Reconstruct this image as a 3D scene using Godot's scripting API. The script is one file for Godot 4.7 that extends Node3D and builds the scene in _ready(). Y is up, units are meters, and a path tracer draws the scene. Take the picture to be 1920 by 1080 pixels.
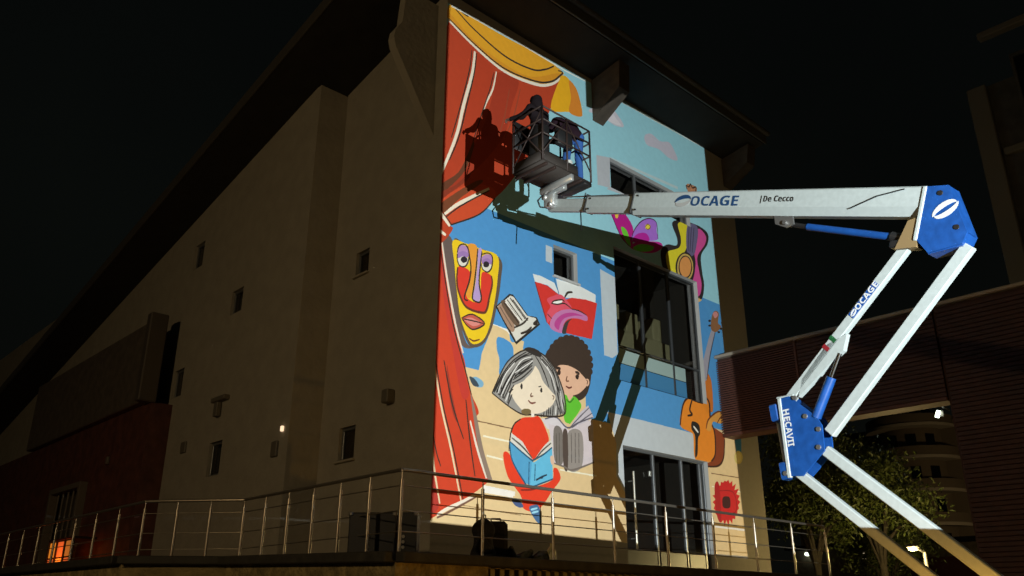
extends Node3D
# A theatre front at night: a projected mural put into the wall's colour, lit white by a masked projector lamp, a boom lift with two painters before it, a raised terrace with railings.
# Axes: x runs along the front with the projected mural to the right, z out of it towards the street, y up; the street is y = 0.

const STREET_LIGHT := Color(1.0, 0.85, 0.62)
const PROJECTOR_AT := Vector3(-7.34, 1.76, 19.0)
const TERRACE_Y := 2.28
const MURAL_SCALE := 150.0
const MURAL_TOP := 15.3
const MURAL_LOW := 2.2

var mats := {}
var taken := {}
var paint: Image  # the projected picture, drawn as wall colour
var rng := RandomNumberGenerator.new()

# ---------------------------------------------------------------- naming
func numbered(called: String) -> String:
	if not taken.has(called):
		taken[called] = 0
		return called
	taken[called] += 1
	return "%s_%03d" % [called, taken[called]]

func tag(o: Node3D, label: String, category: String, group := "") -> Node3D:
	o.set_meta("label", label)
	o.set_meta("category", category)
	if group:
		o.set_meta("group", group)
	return o

func thing(called: String, label: String, category: String, at := Vector3.ZERO, turn := 0.0, group := "") -> Node3D:
	var o := Node3D.new()
	o.name = numbered(called)
	add_child(o)
	o.position = at
	o.rotation.y = turn
	return tag(o, label, category, group)

func obj(called: String, st: SurfaceTool, m: Material, parent: Node3D = self) -> MeshInstance3D:
	var o := MeshInstance3D.new()
	st.generate_normals()
	o.mesh = st.commit()
	o.material_override = m
	o.name = numbered(called) if parent == self else called
	parent.add_child(o, true)
	return o

func struct(called: String, st: SurfaceTool, m: Material) -> MeshInstance3D:
	var o := obj(called, st, m)
	o.set_meta("kind", "structure")
	return o

# ---------------------------------------------------------------- shapes
func mb() -> SurfaceTool:
	var st := SurfaceTool.new()
	st.begin(Mesh.PRIMITIVE_TRIANGLES)
	st.set_smooth_group(-1)
	return st

func tri(st: SurfaceTool, a: Vector3, b: Vector3, c: Vector3, out: Vector3) -> void:
	if (c - a).cross(b - a).dot(out) < 0.0:
		var t := b
		b = c
		c = t
	st.add_vertex(a)
	st.add_vertex(b)
	st.add_vertex(c)

func quad(st: SurfaceTool, a: Vector3, b: Vector3, c: Vector3, d: Vector3, out: Vector3) -> void:
	tri(st, a, b, c, out)
	tri(st, a, c, d, out)

# a box with its edges cut by e
func box(st: SurfaceTool, at: Vector3, size: Vector3, basis := Basis(), e := 0.0) -> void:
	var h := size * 0.5
	if e <= 0.0:
		for ax in 3:
			for s in [-1.0, 1.0]:
				var n := Vector3.ZERO
				n[ax] = s
				var u := Vector3.ZERO
				u[(ax + 1) % 3] = h[(ax + 1) % 3]
				var v := Vector3.ZERO
				v[(ax + 2) % 3] = h[(ax + 2) % 3]
				var m := n * h[ax]
				quad(st, at + basis * (m - u - v), at + basis * (m + u - v), at + basis * (m + u + v), at + basis * (m - u + v), basis * n)
		return
	e = minf(e, minf(h.x, minf(h.y, h.z)) * 0.9)
	for ax in 3:
		var a1 := (ax + 1) % 3
		var a2 := (ax + 2) % 3
		for s in [-1.0, 1.0]:
			var n := Vector3.ZERO
			n[ax] = s
			var u := Vector3.ZERO
			u[a1] = h[a1] - e
			var v := Vector3.ZERO
			v[a2] = h[a2] - e
			var m := n * h[ax]
			quad(st, at + basis * (m - u - v), at + basis * (m + u - v), at + basis * (m + u + v), at + basis * (m - u + v), basis * n)
			for t in [-1.0, 1.0]:   # the cut edge between face ax and face a1, along a2
				var o1 := Vector3.ZERO
				o1[a1] = t
				var p := Vector3.ZERO
				p[ax] = s * h[ax]
				p[a1] = t * (h[a1] - e)
				var q := Vector3.ZERO
				q[ax] = s * (h[ax] - e)
				q[a1] = t * h[a1]
				var w := Vector3.ZERO
				w[a2] = h[a2] - e
				quad(st, at + basis * (p - w), at + basis * (p + w), at + basis * (q + w), at + basis * (q - w), basis * (n + o1))
	for sx in [-1.0, 1.0]:
		for sy in [-1.0, 1.0]:
			for sz in [-1.0, 1.0]:
				var g := Vector3(sx, sy, sz)
				tri(st, at + basis * (g * Vector3(h.x, h.y - e, h.z - e)), at + basis * (g * Vector3(h.x - e, h.y, h.z - e)), at + basis * (g * Vector3(h.x - e, h.y - e, h.z)), basis * g)

func along(d: Vector3, up := Vector3.UP) -> Basis:   # x along d
	var x := d.normalized()
	var z := x.cross(up)
	if z.length() < 0.01:
		z = x.cross(Vector3.BACK)
	z = z.normalized()
	return Basis(x, z.cross(x), z)

func beam(st: SurfaceTool, a: Vector3, b: Vector3, high: float, wide: float, e := 0.0, up := Vector3.UP) -> void:
	box(st, (a + b) * 0.5, Vector3((b - a).length(), high, wide), along(b - a, up), e)

func tube(st: SurfaceTool, a: Vector3, b: Vector3, ra: float, rb := -1.0, n := 10, capped := true) -> void:
	if rb < 0.0:
		rb = ra
	var bs := along(b - a)
	for i in n:
		var t0 := TAU * i / n
		var t1 := TAU * (i + 1) / n
		var d0 := bs.y * cos(t0) + bs.z * sin(t0)
		var d1 := bs.y * cos(t1) + bs.z * sin(t1)
		st.set_smooth_group(1)
		quad(st, a + d0 * ra, a + d1 * ra, b + d1 * rb, b + d0 * rb, d0 + d1)
		st.set_smooth_group(-1)
		if capped:
			tri(st, a, a + d0 * ra, a + d1 * ra, -bs.x)
			tri(st, b, b + d0 * rb, b + d1 * rb, bs.x)

# a round-cornered run of pipe
func pipe_run(st: SurfaceTool, pts: Array, r: float, n := 8) -> void:
	for i in pts.size() - 1:
		tube(st, pts[i], pts[i + 1], r, r, n)

# a flat outline in the plane of u and v at `at`, given thickness t along their normal (both ways)
func plate(st: SurfaceTool, outline: Array, at: Vector3, u: Vector3, v: Vector3, t: float) -> void:
	var n := u.cross(v).normalized()
	var flat := PackedVector2Array()
	for p in outline:
		flat.append(p)
	if Geometry2D.is_polygon_clockwise(flat):
		flat.reverse()
	var large := PackedVector2Array()   # fine outlines are too small for the triangulation at their own size
	for p in flat:
		large.append(p * 100.0)
	var ids := Geometry2D.triangulate_polygon(large)
	for s in [-1.0, 1.0]:
		for i in range(0, ids.size(), 3):
			var q := []
			for k in 3:
				var p: Vector2 = flat[ids[i + k]]
				q.append(at + u * p.x + v * p.y + n * (s * t * 0.5))
			tri(st, q[0], q[1], q[2], n * s)
	for i in flat.size():
		var p: Vector2 = flat[i]
		var q2: Vector2 = flat[(i + 1) % flat.size()]
		var a := at + u * p.x + v * p.y
		var b := at + u * q2.x + v * q2.y
		var side := (b - a).cross(n)
		quad(st, a - n * t * 0.5, b - n * t * 0.5, b + n * t * 0.5, a + n * t * 0.5, side)

# a wall of size w by h from `at` with square holes [x0, y0, x1, y1]; faces u x v side; holes have reveals `deep`
func wall_face(st: SurfaceTool, at: Vector3, u: Vector3, v: Vector3, w: float, h: float, holes: Array, deep: float, uv_on := false) -> void:
	var n := u.cross(v)
	var xs := [0.0, w]
	var ys := [0.0, h]
	for k in holes:
		for x in [k[0], k[2]]:
			if not xs.has(x):
				xs.append(x)
		for y in [k[1], k[3]]:
			if not ys.has(y):
				ys.append(y)
	xs.sort()
	ys.sort()
	for i in xs.size() - 1:
		for j in ys.size() - 1:
			var cx: float = (xs[i] + xs[i + 1]) * 0.5
			var cy: float = (ys[j] + ys[j + 1]) * 0.5
			var open := false
			for k in holes:
				if cx > k[0] and cx < k[2] and cy > k[1] and cy < k[3]:
					open = true
			if open:
				continue
			var c := [Vector2(xs[i], ys[j]), Vector2(xs[i + 1], ys[j]), Vector2(xs[i + 1], ys[j + 1]), Vector2(xs[i], ys[j + 1])]
			for t in [[0, 2, 1], [0, 3, 2]]:
				for q in t:
					var p: Vector2 = c[q]
					if uv_on:
						st.set_uv(Vector2(p.x * MURAL_SCALE / paint.get_width(), (MURAL_TOP - p.y - at.y) * MURAL_SCALE / paint.get_height()))
					st.set_uv2(p)
					st.add_vertex(at + u * p.x + v * p.y)

func reveals(st: SurfaceTool, at: Vector3, u: Vector3, v: Vector3, holes: Array, deep: float) -> void:
	var n := u.cross(v)
	for k in holes:
		var a: Vector3 = at + u * k[0] + v * k[1]
		var b: Vector3 = at + u * k[2] + v * k[1]
		var c: Vector3 = at + u * k[2] + v * k[3]
		var d: Vector3 = at + u * k[0] + v * k[3]
		var back := n * deep
		quad(st, a, b, b - back, a - back, v)
		quad(st, d, c, c - back, d - back, -v)
		quad(st, a, d, d - back, a - back, u)
		quad(st, b, c, c - back, b - back, -u)

# ---------------------------------------------------------------- materials
func speckle(called: String, dark: float, freq: float, octaves := 4) -> NoiseTexture2D:
	var t := NoiseTexture2D.new()
	var f := FastNoiseLite.new()
	f.seed = called.hash() % 1000
	f.frequency = freq
	f.fractal_octaves = octaves
	t.width = 256
	t.height = 256
	t.seamless = true
	t.noise = f
	var g := Gradient.new()
	g.set_color(0, Color(dark, dark, dark))
	g.set_color(1, Color.WHITE)
	t.color_ramp = g
	return t

func lin(r: float, g: float, b: float) -> Color:
	return Color(r, g, b).linear_to_srgb()

func mat(called: String, c: Color, rough := 0.8, metal := 0.0, dark := 0.0, scale := 0.5, bump := 0.0) -> StandardMaterial3D:
	if mats.has(called):
		return mats[called]
	var m := StandardMaterial3D.new()
	m.resource_name = called
	m.albedo_color = c
	m.roughness = rough
	m.metallic = metal
	if dark > 0.0:
		m.albedo_texture = speckle(called, dark, 0.025, 5)
		m.uv1_triplanar = true
		m.uv1_world_triplanar = true
		m.uv1_scale = Vector3.ONE * scale
		if bump > 0.0:
			var t := speckle(called + " relief", 0.0, 0.09, 3)
			t.color_ramp = null
			t.as_normal_map = true
			t.bump_strength = 4.0
			m.normal_enabled = true
			m.normal_texture = t
			m.normal_scale = bump
	mats[called] = m
	return m

func glass(called: String, c: Color, a: float) -> StandardMaterial3D:
	if mats.has(called):
		return mats[called]
	var m := StandardMaterial3D.new()
	m.resource_name = called
	m.albedo_color = Color(c.r, c.g, c.b, a)
	m.transparency = BaseMaterial3D.TRANSPARENCY_ALPHA
	m.roughness = 0.04
	mats[called] = m
	return m

func lamp_mat(called: String, c: Color, energy: float) -> StandardMaterial3D:
	var m := StandardMaterial3D.new()
	m.resource_name = called
	m.albedo_color = Color(0.9, 0.9, 0.85)
	m.emission_enabled = true
	m.emission = c
	m.emission_energy_multiplier = energy
	return m

func bulb_light(at: Vector3, c: Color, energy: float, size: float, parent: Node3D = self) -> OmniLight3D:
	var l := OmniLight3D.new()
	l.name = "lamp_light"
	l.light_color = c
	l.light_energy = energy
	l.light_size = size
	l.omni_range = 120.0
	l.omni_attenuation = 2.0
	l.shadow_enabled = true
	parent.add_child(l, true)
	l.position = at
	return l

# ---------------------------------------------------------------- the projected picture, put into the wall's colour
func smoothed(a: Array, closed: bool) -> PackedVector2Array:
	var p := PackedVector2Array()
	for i in range(0, a.size(), 2):
		p.append(Vector2(a[i], a[i + 1]))
	var n := p.size()
	var out := PackedVector2Array()
	for i in (n if closed else n - 1):
		var p0 := p[(i - 1 + n) % n] if closed or i > 0 else p[0]
		var p1 := p[i]
		var p2 := p[(i + 1) % n]
		var p3 := p[(i + 2) % n] if closed or i < n - 2 else p[n - 1]
		for k in 6:
			var t := k / 6.0
			out.append(0.5 * (2.0 * p1 + (p2 - p0) * t + (2.0 * p0 - 5.0 * p1 + 4.0 * p2 - p3) * t * t + (3.0 * p1 - p0 - 3.0 * p2 + p3) * t * t * t))
	if not closed:
		out.append(p[n - 1])
	return out

func to_paint(p: PackedVector2Array) -> PackedVector2Array:
	var out := PackedVector2Array()
	for q in p:
		out.append(Vector2(q.x * MURAL_SCALE, (MURAL_TOP - q.y) * MURAL_SCALE))
	return out

func raw_points(a: Array) -> PackedVector2Array:
	var p := PackedVector2Array()
	for i in range(0, a.size(), 2):
		p.append(Vector2(a[i], a[i + 1]))
	return p

func scan(c: Color, q: PackedVector2Array) -> void:
	var lo := INF
	var hi := -INF
	for p in q:
		lo = minf(lo, p.y)
		hi = maxf(hi, p.y)
	var n := q.size()
	for y in range(maxi(0, int(floor(lo))), mini(paint.get_height() - 1, int(ceil(hi))) + 1):
		var cuts := PackedFloat32Array()
		var yy := y + 0.5
		for i in n:
			var a := q[i]
			var b := q[(i + 1) % n]
			if (a.y <= yy) != (b.y <= yy):
				cuts.append(a.x + (yy - a.y) / (b.y - a.y) * (b.x - a.x))
		cuts.sort()
		for k in range(0, cuts.size() - 1, 2):
			var x0 := int(round(cuts[k]))
			var x1 := int(round(cuts[k + 1]))
			if x1 > x0:
				paint.fill_rect(Rect2i(x0, y, x1 - x0, 1), c)

# wall colour that gives this colour of the projected picture under the white lamp
func projected_colour(c: String) -> Color:
	var l := Color(c).srgb_to_linear()
	return Color(clampf(l.r / 0.78, 0.004, 0.9), clampf(l.g / 0.78, 0.004, 0.9), clampf(l.b / 0.78, 0.004, 0.9)).linear_to_srgb()

func fill_shape(c: String, a: Array, round_it := true) -> void:
	scan(projected_colour(c), to_paint(smoothed(a, true) if round_it else raw_points(a)))

func bare_plaster(a: Array) -> void:
	scan(lin(0.31, 0.28, 0.23), to_paint(raw_points(a)))

func draw_stroke(c: String, w: float, a: Array, round_it := true) -> void:
	var q := to_paint(smoothed(a, false) if round_it else raw_points(a))
	var col := projected_colour(c)
	var n := q.size()
	var left := PackedVector2Array()
	var right := PackedVector2Array()
	for i in n:
		var d := (q[mini(i + 1, n - 1)] - q[maxi(i - 1, 0)]).normalized().orthogonal()
		var t := float(i) / (n - 1)
		var r := w * MURAL_SCALE * 0.5 * (0.75 + 0.35 * sin(t * PI))
		left.append(q[i] + d * r)
		right.append(q[i] - d * r)
	for i in n - 1:
		scan(col, PackedVector2Array([left[i], left[i + 1], right[i + 1], right[i]]))

# ---------------------------------------------------------------- the place
func _ready() -> void:
	rng.seed = 7
	var cam := Camera3D.new()
	cam.name = "camera"
	add_child(cam)
	cam.position = Vector3(-9.921, 1.6, 12.642)
	cam.rotation = Vector3(deg_to_rad(21.062), deg_to_rad(-43.479), 0.0)
	cam.fov = 37.649
	cam.near = 0.05
	cam.far = 600.0
	cam.current = true
	var sky := ProceduralSkyMaterial.new()
	sky.sky_top_color = lin(0.0011, 0.0015, 0.0015)
	sky.sky_horizon_color = lin(0.0024, 0.0027, 0.0021)
	sky.sky_curve = 0.3
	sky.ground_bottom_color = lin(0.001, 0.001, 0.001)
	sky.ground_horizon_color = lin(0.0024, 0.0027, 0.0021)
	sky.sun_angle_max = 0.0
	var env := Environment.new()
	env.background_mode = Environment.BG_SKY
	env.sky = Sky.new()
	env.sky.sky_material = sky
	sky.sky_cover = thin_cloud()
	sky.sky_cover_modulate = lin(0.0011, 0.0014, 0.0011)
	env.background_energy_multiplier = 1.0
	env.tonemap_mode = Environment.TONE_MAPPER_LINEAR
	env.tonemap_exposure = 1.0
	env.sdfgi_enabled = true
	env.ssao_enabled = true
	env.ssil_enabled = true
	var world := WorldEnvironment.new()
	world.name = "world"
	world.environment = env
	add_child(world)
	build_projector()
	build_street_lamps()
	build_ground()
	build_theatre()
	build_terrace()
	build_bridge()
	build_background()
	build_trees()
	build_lift()
	build_people()
	build_terrace_things()

func thin_cloud() -> NoiseTexture2D:
	var t := NoiseTexture2D.new()
	var f := FastNoiseLite.new()
	f.seed = 12
	f.frequency = 0.008
	f.fractal_octaves = 4
	t.noise = f
	t.width = 512
	t.height = 256
	t.seamless = true
	return t

# a projector on a stand in the street: an arc lamp of a few millimetres in a black box whose front plate is cut to the outline of the projected picture
func build_projector() -> void:
	var aim := Vector3(5.2, 9.0, 0.0)
	var reach := 0.7
	var t := thing("projector", "black projector box on a four legged stand in the street behind the lift", "projector", PROJECTOR_AT)
	var black := mat("projector black", lin(0.008, 0.008, 0.008), 0.9)
	var outline := []
	for p in [[0.0, 3.16], [0.03, 14.88], [4.80, 15.05], [4.80, 14.22], [5.20, 14.30], [5.86, 15.03], [10.36, 15.24], [10.42, 8.3], [10.62, 2.93], [5.36, 3.10]]:
		var w := Vector3(p[0], p[1], 0.0) - PROJECTOR_AT
		w *= reach / -w.z
		outline.append(Vector2(w.x, w.y))
	# front plate with the hole: a ring cut open at its left side
	var lo := Vector2(-0.12, -0.12)
	var hi := Vector2(0.92, 0.68)
	var ring := [lo, Vector2(hi.x, lo.y), hi, Vector2(lo.x, hi.y)]
	var st := mb()
	var flat := PackedVector2Array()
	flat.append(Vector2(lo.x, outline[0].y))
	flat.append(ring[0])
	flat.append(ring[1])
	flat.append(ring[2])
	flat.append(ring[3])
	flat.append(Vector2(lo.x, outline[0].y + 0.0004))
	flat.append(outline[0] + Vector2(0, 0.0004))
	for i in range(1, outline.size()):
		flat.append(outline[i])
	flat.append(outline[0])
	var ids := Geometry2D.triangulate_polygon(flat)
	for s in [0.0, 0.004]:
		for i in range(0, ids.size(), 3):
			var q := []
			for k in 3:
				q.append(Vector3(flat[ids[i + k]].x, flat[ids[i + k]].y, -reach + s))
			tri(st, q[0], q[1], q[2], Vector3(0, 0, 1.0 if s > 0.0 else -1.0))
	obj("mask_plate", st, black, t)
	st = mb()
	var mid := (lo + hi) * 0.5
	var sz := hi - lo
	box(st, Vector3(lo.x - 0.01, mid.y, -0.3), Vector3(0.02, sz.y + 0.04, 0.86))
	box(st, Vector3(hi.x + 0.01, mid.y, -0.3), Vector3(0.02, sz.y + 0.04, 0.86))
	box(st, Vector3(mid.x, lo.y - 0.01, -0.3), Vector3(sz.x, 0.02, 0.86))
	box(st, Vector3(mid.x, hi.y + 0.01, -0.3), Vector3(sz.x, 0.02, 0.86))
	box(st, Vector3(mid.x, mid.y, 0.12), Vector3(sz.x, sz.y, 0.02))
	obj("housing", st, black, t)
	for sx in [lo.x + 0.05, hi.x - 0.05]:
		for z in [-0.62, 0.06]:
			st = mb()
			tube(st, Vector3(sx, lo.y - 0.02, z), Vector3(sx + signf(sx - mid.x) * 0.15, -PROJECTOR_AT.y, z + signf(z + 0.3) * 0.15), 0.02)
			obj("leg", st, black, t)
	var bs := Basis.looking_at(aim - PROJECTOR_AT)
	st = mb()
	box(st, bs * Vector3(0, 0, 0.003), Vector3(0.0015, 0.0015, 0.0015), bs)
	obj("arc_lamp", st, lamp_mat("arc glow", Color(1, 1, 1), 5.0), t)
	var l := AreaLight3D.new()
	l.name = "projector_light"
	l.area_size = Vector2(0.0015, 0.0015)
	l.light_color = Color(0.97, 1.0, 0.99)
	l.light_energy = 540.0
	l.area_range = 120.0
	l.area_attenuation = 2.0
	l.shadow_enabled = true
	t.add_child(l)
	l.basis = bs

func street_lamp(label: String, at: Vector3, high: float, c: Color, energy: float, glow: float, turn := 0.0, reach := 0.9, group := "") -> void:
	var t := thing("street_lamp", label, "street lamp", at, turn, group)
	var steel := mat("lamp steel", lin(0.12, 0.12, 0.115), 0.45, 0.3)
	var st := mb()
	tube(st, Vector3.ZERO, Vector3(0, high, 0), 0.07, 0.045)
	tube(st, Vector3.ZERO, Vector3(0, 0.5, 0), 0.1, 0.1)
	obj("pole", st, steel, t)
	st = mb()
	tube(st, Vector3(0, high, 0), Vector3(reach, high + 0.08, 0), 0.035)
	box(st, Vector3(reach + 0.1, high + 0.1, 0), Vector3(0.42, 0.07, 0.2), Basis(), 0.02)
	obj("lamp_head", st, steel, t)
	st = mb()
	box(st, Vector3(reach + 0.1, high + 0.03, 0), Vector3(0.24, 0.06, 0.14), Basis(), 0.015)
	obj("lamp_glass", st, lamp_mat("street lamp glow", c, glow), t)
	bulb_light(Vector3(reach + 0.1, high - 0.04, 0), c, energy, 0.2, t)

func build_street_lamps() -> void:
	street_lamp("tall sodium street lamp at the left side of the street", Vector3(-25, 0, 7), 8.0, STREET_LIGHT, 92.0, 6.0, 0.0, 1.2)
	street_lamp("tall sodium street lamp far out in front of the mural wall", Vector3(6, 0, 33), 8.0, STREET_LIGHT, 20.0, 6.0, PI / 2, 1.2)
	street_lamp("short white street lamp burning in the passage under the bridge", Vector3(14.05, 0, 3.2), 3.12, Color(1.0, 0.88, 0.58), 11.0, 8.0, PI, 0.62)
	street_lamp("added unseen street lamp that brightens the far round balconied building", Vector3(62, 0, -2), 8.0, STREET_LIGHT, 45.0, 4.0, 0.6, 1.2)  # added out of sight to brighten the apartment building
	# a low bollard lamp on the street beside the lift
	var t := thing("bollard_lamp", "low bollard lamp with a glowing ring on the street beside the lift", "bollard lamp", Vector3(-1.25, 0, 9.5))
	var st := mb()
	tube(st, Vector3.ZERO, Vector3(0, 0.82, 0), 0.07, 0.07, 14)
	obj("post", st, mat("bollard grey", lin(0.12, 0.12, 0.12), 0.5), t)
	st = mb()
	tube(st, Vector3(0, 0.82, 0), Vector3(0, 0.96, 0), 0.06, 0.06, 14)
	obj("lamp_ring", st, lamp_mat("bollard glow", STREET_LIGHT, 6.0), t)
	st = mb()
	tube(st, Vector3(0, 0.96, 0), Vector3(0, 1.02, 0), 0.08, 0.03, 14)
	obj("cap", st, mat("bollard grey", Color.WHITE), t)
	bulb_light(Vector3(0, 0.89, 0), Color(1.0, 0.72, 0.28), 6.0, 0.05, t)

func build_ground() -> void:
	var st := mb()
	quad(st, Vector3(-250, 0, -250), Vector3(250, 0, -250), Vector3(250, 0, 250), Vector3(-250, 0, 250), Vector3.UP)
	struct("street", st, mat("asphalt", lin(0.05, 0.048, 0.045), 0.9, 0.0, 0.5, 0.8, 0.6))

# ---------------------------------------------------------------- the theatre
func frame_of(st: SurfaceTool, at: Vector3, u: Vector3, v: Vector3, w: float, h: float, wide: float, deep: float) -> void:
	var n := u.cross(v)
	var bs := Basis(u, v, n)
	box(st, at + u * (w * 0.5) + v * (wide * 0.5), Vector3(w, wide, deep), bs, 0.008)
	box(st, at + u * (w * 0.5) + v * (h - wide * 0.5), Vector3(w, wide, deep), bs, 0.008)
	box(st, at + u * (wide * 0.5) + v * (h * 0.5), Vector3(wide, h - wide * 2.0, deep), bs, 0.008)
	box(st, at + u * (w - wide * 0.5) + v * (h * 0.5), Vector3(wide, h - wide * 2.0, deep), bs, 0.008)

func window_in(parent: Node3D, called: String, at: Vector3, u: Vector3, v: Vector3, w: float, h: float, posts: Array, bars: Array, frame_m: Material, pane_m: Material, deep := 0.16) -> Node3D:
	var n := u.cross(v)
	var st := mb()
	var o := at - n * deep
	frame_of(st, o, u, v, w, h, 0.06, 0.08)
	var win := obj(called, st, frame_m, parent)
	var bs := Basis(u, v, n)
	var xs := [0.06] + posts + [w - 0.06]
	var ys := [0.06] + bars + [h - 0.06]
	for p in posts:
		st = mb()
		box(st, o + u * p + v * (h * 0.5), Vector3(0.07, h - 0.12, 0.09), bs, 0.008)
		obj("mullion", st, frame_m, win)
	for p in bars:
		st = mb()
		box(st, o + u * (w * 0.5) + v * p, Vector3(w - 0.12, 0.05, 0.07), bs, 0.008)
		obj("transom", st, frame_m, win)
	for i in xs.size() - 1:
		for k in ys.size() - 1:
			st = mb()
			var x0: float = xs[i]
			var x1: float = xs[i + 1]
			var y0: float = ys[k]
			var y1: float = ys[k + 1]
			box(st, o + u * ((x0 + x1) * 0.5) + v * ((y0 + y1) * 0.5) + n * 0.004, Vector3(x1 - x0, y1 - y0, 0.008), bs)
			obj("pane", st, pane_m, win)
	return win

func build_theatre() -> void:
	paint = Image.create(1785, 1965, false, Image.FORMAT_RGB8)
	paint.fill(lin(0.31, 0.28, 0.23))
	paint_background()
	paint_curtain()
	paint_faces()
	paint_children()
	paint_instruments()
	var picture_wall := StandardMaterial3D.new()
	picture_wall.resource_name = "projected picture plaster"
	picture_wall.albedo_texture = ImageTexture.create_from_image(paint)  # the projector's picture is light, here put into the plaster's colour
	picture_wall.roughness = 0.85
	picture_wall.detail_enabled = true
	picture_wall.detail_blend_mode = BaseMaterial3D.BLEND_MODE_MUL
	picture_wall.detail_uv_layer = BaseMaterial3D.DETAIL_UV_2
	picture_wall.detail_albedo = speckle("paint grain", 0.965, 0.03, 5)
	picture_wall.uv2_scale = Vector3(0.6, 0.6, 0.6)
	var plaster := mat("ochre plaster", lin(0.34, 0.32, 0.27), 0.9, 0.0, 0.93, 0.22, 0.12)
	var grey := mat("grey window metal", lin(0.16, 0.17, 0.18), 0.35, 0.5)
	var dark_glass := glass("dark glass", Color(0.012, 0.014, 0.015), 0.25)
	var dark_frame := mat("dark window metal", lin(0.06, 0.065, 0.07), 0.35, 0.4)
	var t := thing("theatre", "tall pale theatre with a colourful projected mural put into its lit front wall colour", "theatre")
	# front wall, x 0 to 11.75
	var top := 15.2
	var holes := [[5.68, 12.12, 9.25, 13.02], [3.42, 8.98, 4.25, 9.78], [5.66, 6.87, 9.33, 10.42], [5.66, TERRACE_Y, 9.12, 5.30]]
	var st := mb()
	wall_face(st, Vector3.ZERO, Vector3.RIGHT, Vector3.UP, 11.75, top, holes, 0.3, true)
	obj("front_wall", st, picture_wall, t)
	st = mb()
	reveals(st, Vector3.ZERO, Vector3.RIGHT, Vector3.UP, holes, 0.35)
	obj("window_reveals", st, mat("pale reveal plaster", lin(0.42, 0.43, 0.43), 0.9), t)
	# rooms behind the openings
	st = mb()
	for h in holes:
		var c := Vector3((h[0] + h[2]) * 0.5, (h[1] + h[3]) * 0.5, -2.35)
		var s := Vector3(h[2] - h[0] + 0.4, h[3] - h[1] + 0.4, 4.0)
		quad(st, c + Vector3(-s.x, -s.y, -s.z) * 0.5, c + Vector3(s.x, -s.y, -s.z) * 0.5, c + Vector3(s.x, s.y, -s.z) * 0.5, c + Vector3(-s.x, s.y, -s.z) * 0.5, Vector3.BACK)
		for e in [[Vector3.LEFT, Vector3.UP], [Vector3.RIGHT, Vector3.UP], [Vector3.UP, Vector3.RIGHT], [Vector3.DOWN, Vector3.RIGHT]]:
			var d: Vector3 = e[0] * s * 0.5
			var g: Vector3 = e[1] * s * 0.5
			var z := Vector3(0, 0, s.z * 0.5)
			quad(st, c + d - g - z, c + d + g - z, c + d + g + z, c + d - g + z, -e[0])
	obj("room", st, mat("dim room", lin(0.05, 0.045, 0.035), 0.9), t)
	window_in(t, "window", Vector3(5.68, 12.12, 0), Vector3.RIGHT, Vector3.UP, 3.57, 0.90, [1.2, 2.4], [], grey, dark_glass)
	var small := window_in(t, "window", Vector3(3.42, 8.98, 0), Vector3.RIGHT, Vector3.UP, 0.83, 0.80, [], [], grey, dark_glass)
	st = mb()
	box(st, Vector3(3.83, 8.96, 0.02), Vector3(0.92, 0.05, 0.10), Basis(), 0.01)
	obj("sill", st, mat("pale reveal plaster", Color.WHITE), small)
	var big := window_in(t, "window", Vector3(5.66, 6.87, 0), Vector3.RIGHT, Vector3.UP, 3.67, 3.55, [1.22, 2.44], [0.95], dark_frame, dark_glass)
	# strips coloured like the projected picture's light on the lower panes
	for i in 3:
		var x0: float = [5.72, 6.92, 8.14][i]
		var x1: float = [6.84, 8.06, 8.62][i]
		st = mb()
		box(st, Vector3((x0 + x1) * 0.5, 7.15, -0.135), Vector3(x1 - x0, 0.42, 0.006))
		obj("projected_band", st, mat("blue frosting", Color("3f7aa6"), 0.5), big)
		st = mb()
		box(st, Vector3((x0 + x1) * 0.5, 7.56, -0.135), Vector3(x1 - x0, 0.36, 0.006))
		obj("projected_band", st, mat("pale frosting", Color("93a9a6"), 0.5), big)
	st = mb()
	box(st, Vector3(7.4, 8.35, -0.95), Vector3(3.2, 0.5, 0.4), Basis(), 0.02)
	obj("shelf", st, mat("olive cupboard", lin(0.40, 0.38, 0.20), 0.7), big)
	for q in [[6.1, 9.35, 0.45, 0.7], [6.62, 9.1, 0.3, 0.42], [7.3, 8.9, 0.5, 0.6], [7.75, 8.85, 0.22, 0.4], [8.4, 8.95, 0.4, 0.65]]:
		st = mb()
		box(st, Vector3(q[0], q[1], -0.95), Vector3(q[2], q[3], 0.3), Basis(), 0.02)
		obj("stored_box", st, mat("olive cupboard", Color.WHITE), big)
	# entrance: two glazed doors and side lights
	var door := window_in(t, "entrance", Vector3(5.66, TERRACE_Y, 0), Vector3.RIGHT, Vector3.UP, 3.46, 3.02, [1.3, 2.47, 3.26], [], grey, dark_glass)
	st = mb()
	tube(st, Vector3(5.98, 2.95, 0.02), Vector3(5.98, 4.72, 0.02), 0.03, 0.03, 12)
	for y in [3.2, 4.5]:
		tube(st, Vector3(5.98, y, 0.02), Vector3(5.98, y, -0.14), 0.014)
	obj("handle", st, mat("brushed steel", lin(0.55, 0.56, 0.52), 0.3, 0.8), door)
	st = mb()
	box(st, Vector3(6.74, 4.75, -0.08), Vector3(0.08, 0.13, 0.06), Basis(), 0.01)
	obj("door_closer", st, mat("brushed steel", Color.WHITE), door)
	for q in [[5.75, 6.9], [7.03, 8.06], [8.2, 8.86]]:  # unseen panels added to hide a lamp's reflection in the glass
		st = mb()
		box(st, Vector3((q[0] + q[1]) * 0.5, TERRACE_Y + 0.37, -0.13), Vector3(q[1] - q[0], 0.62, 0.03), Basis(), 0.008)
		obj("added_bottom_panel", st, dark_frame, door)
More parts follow.
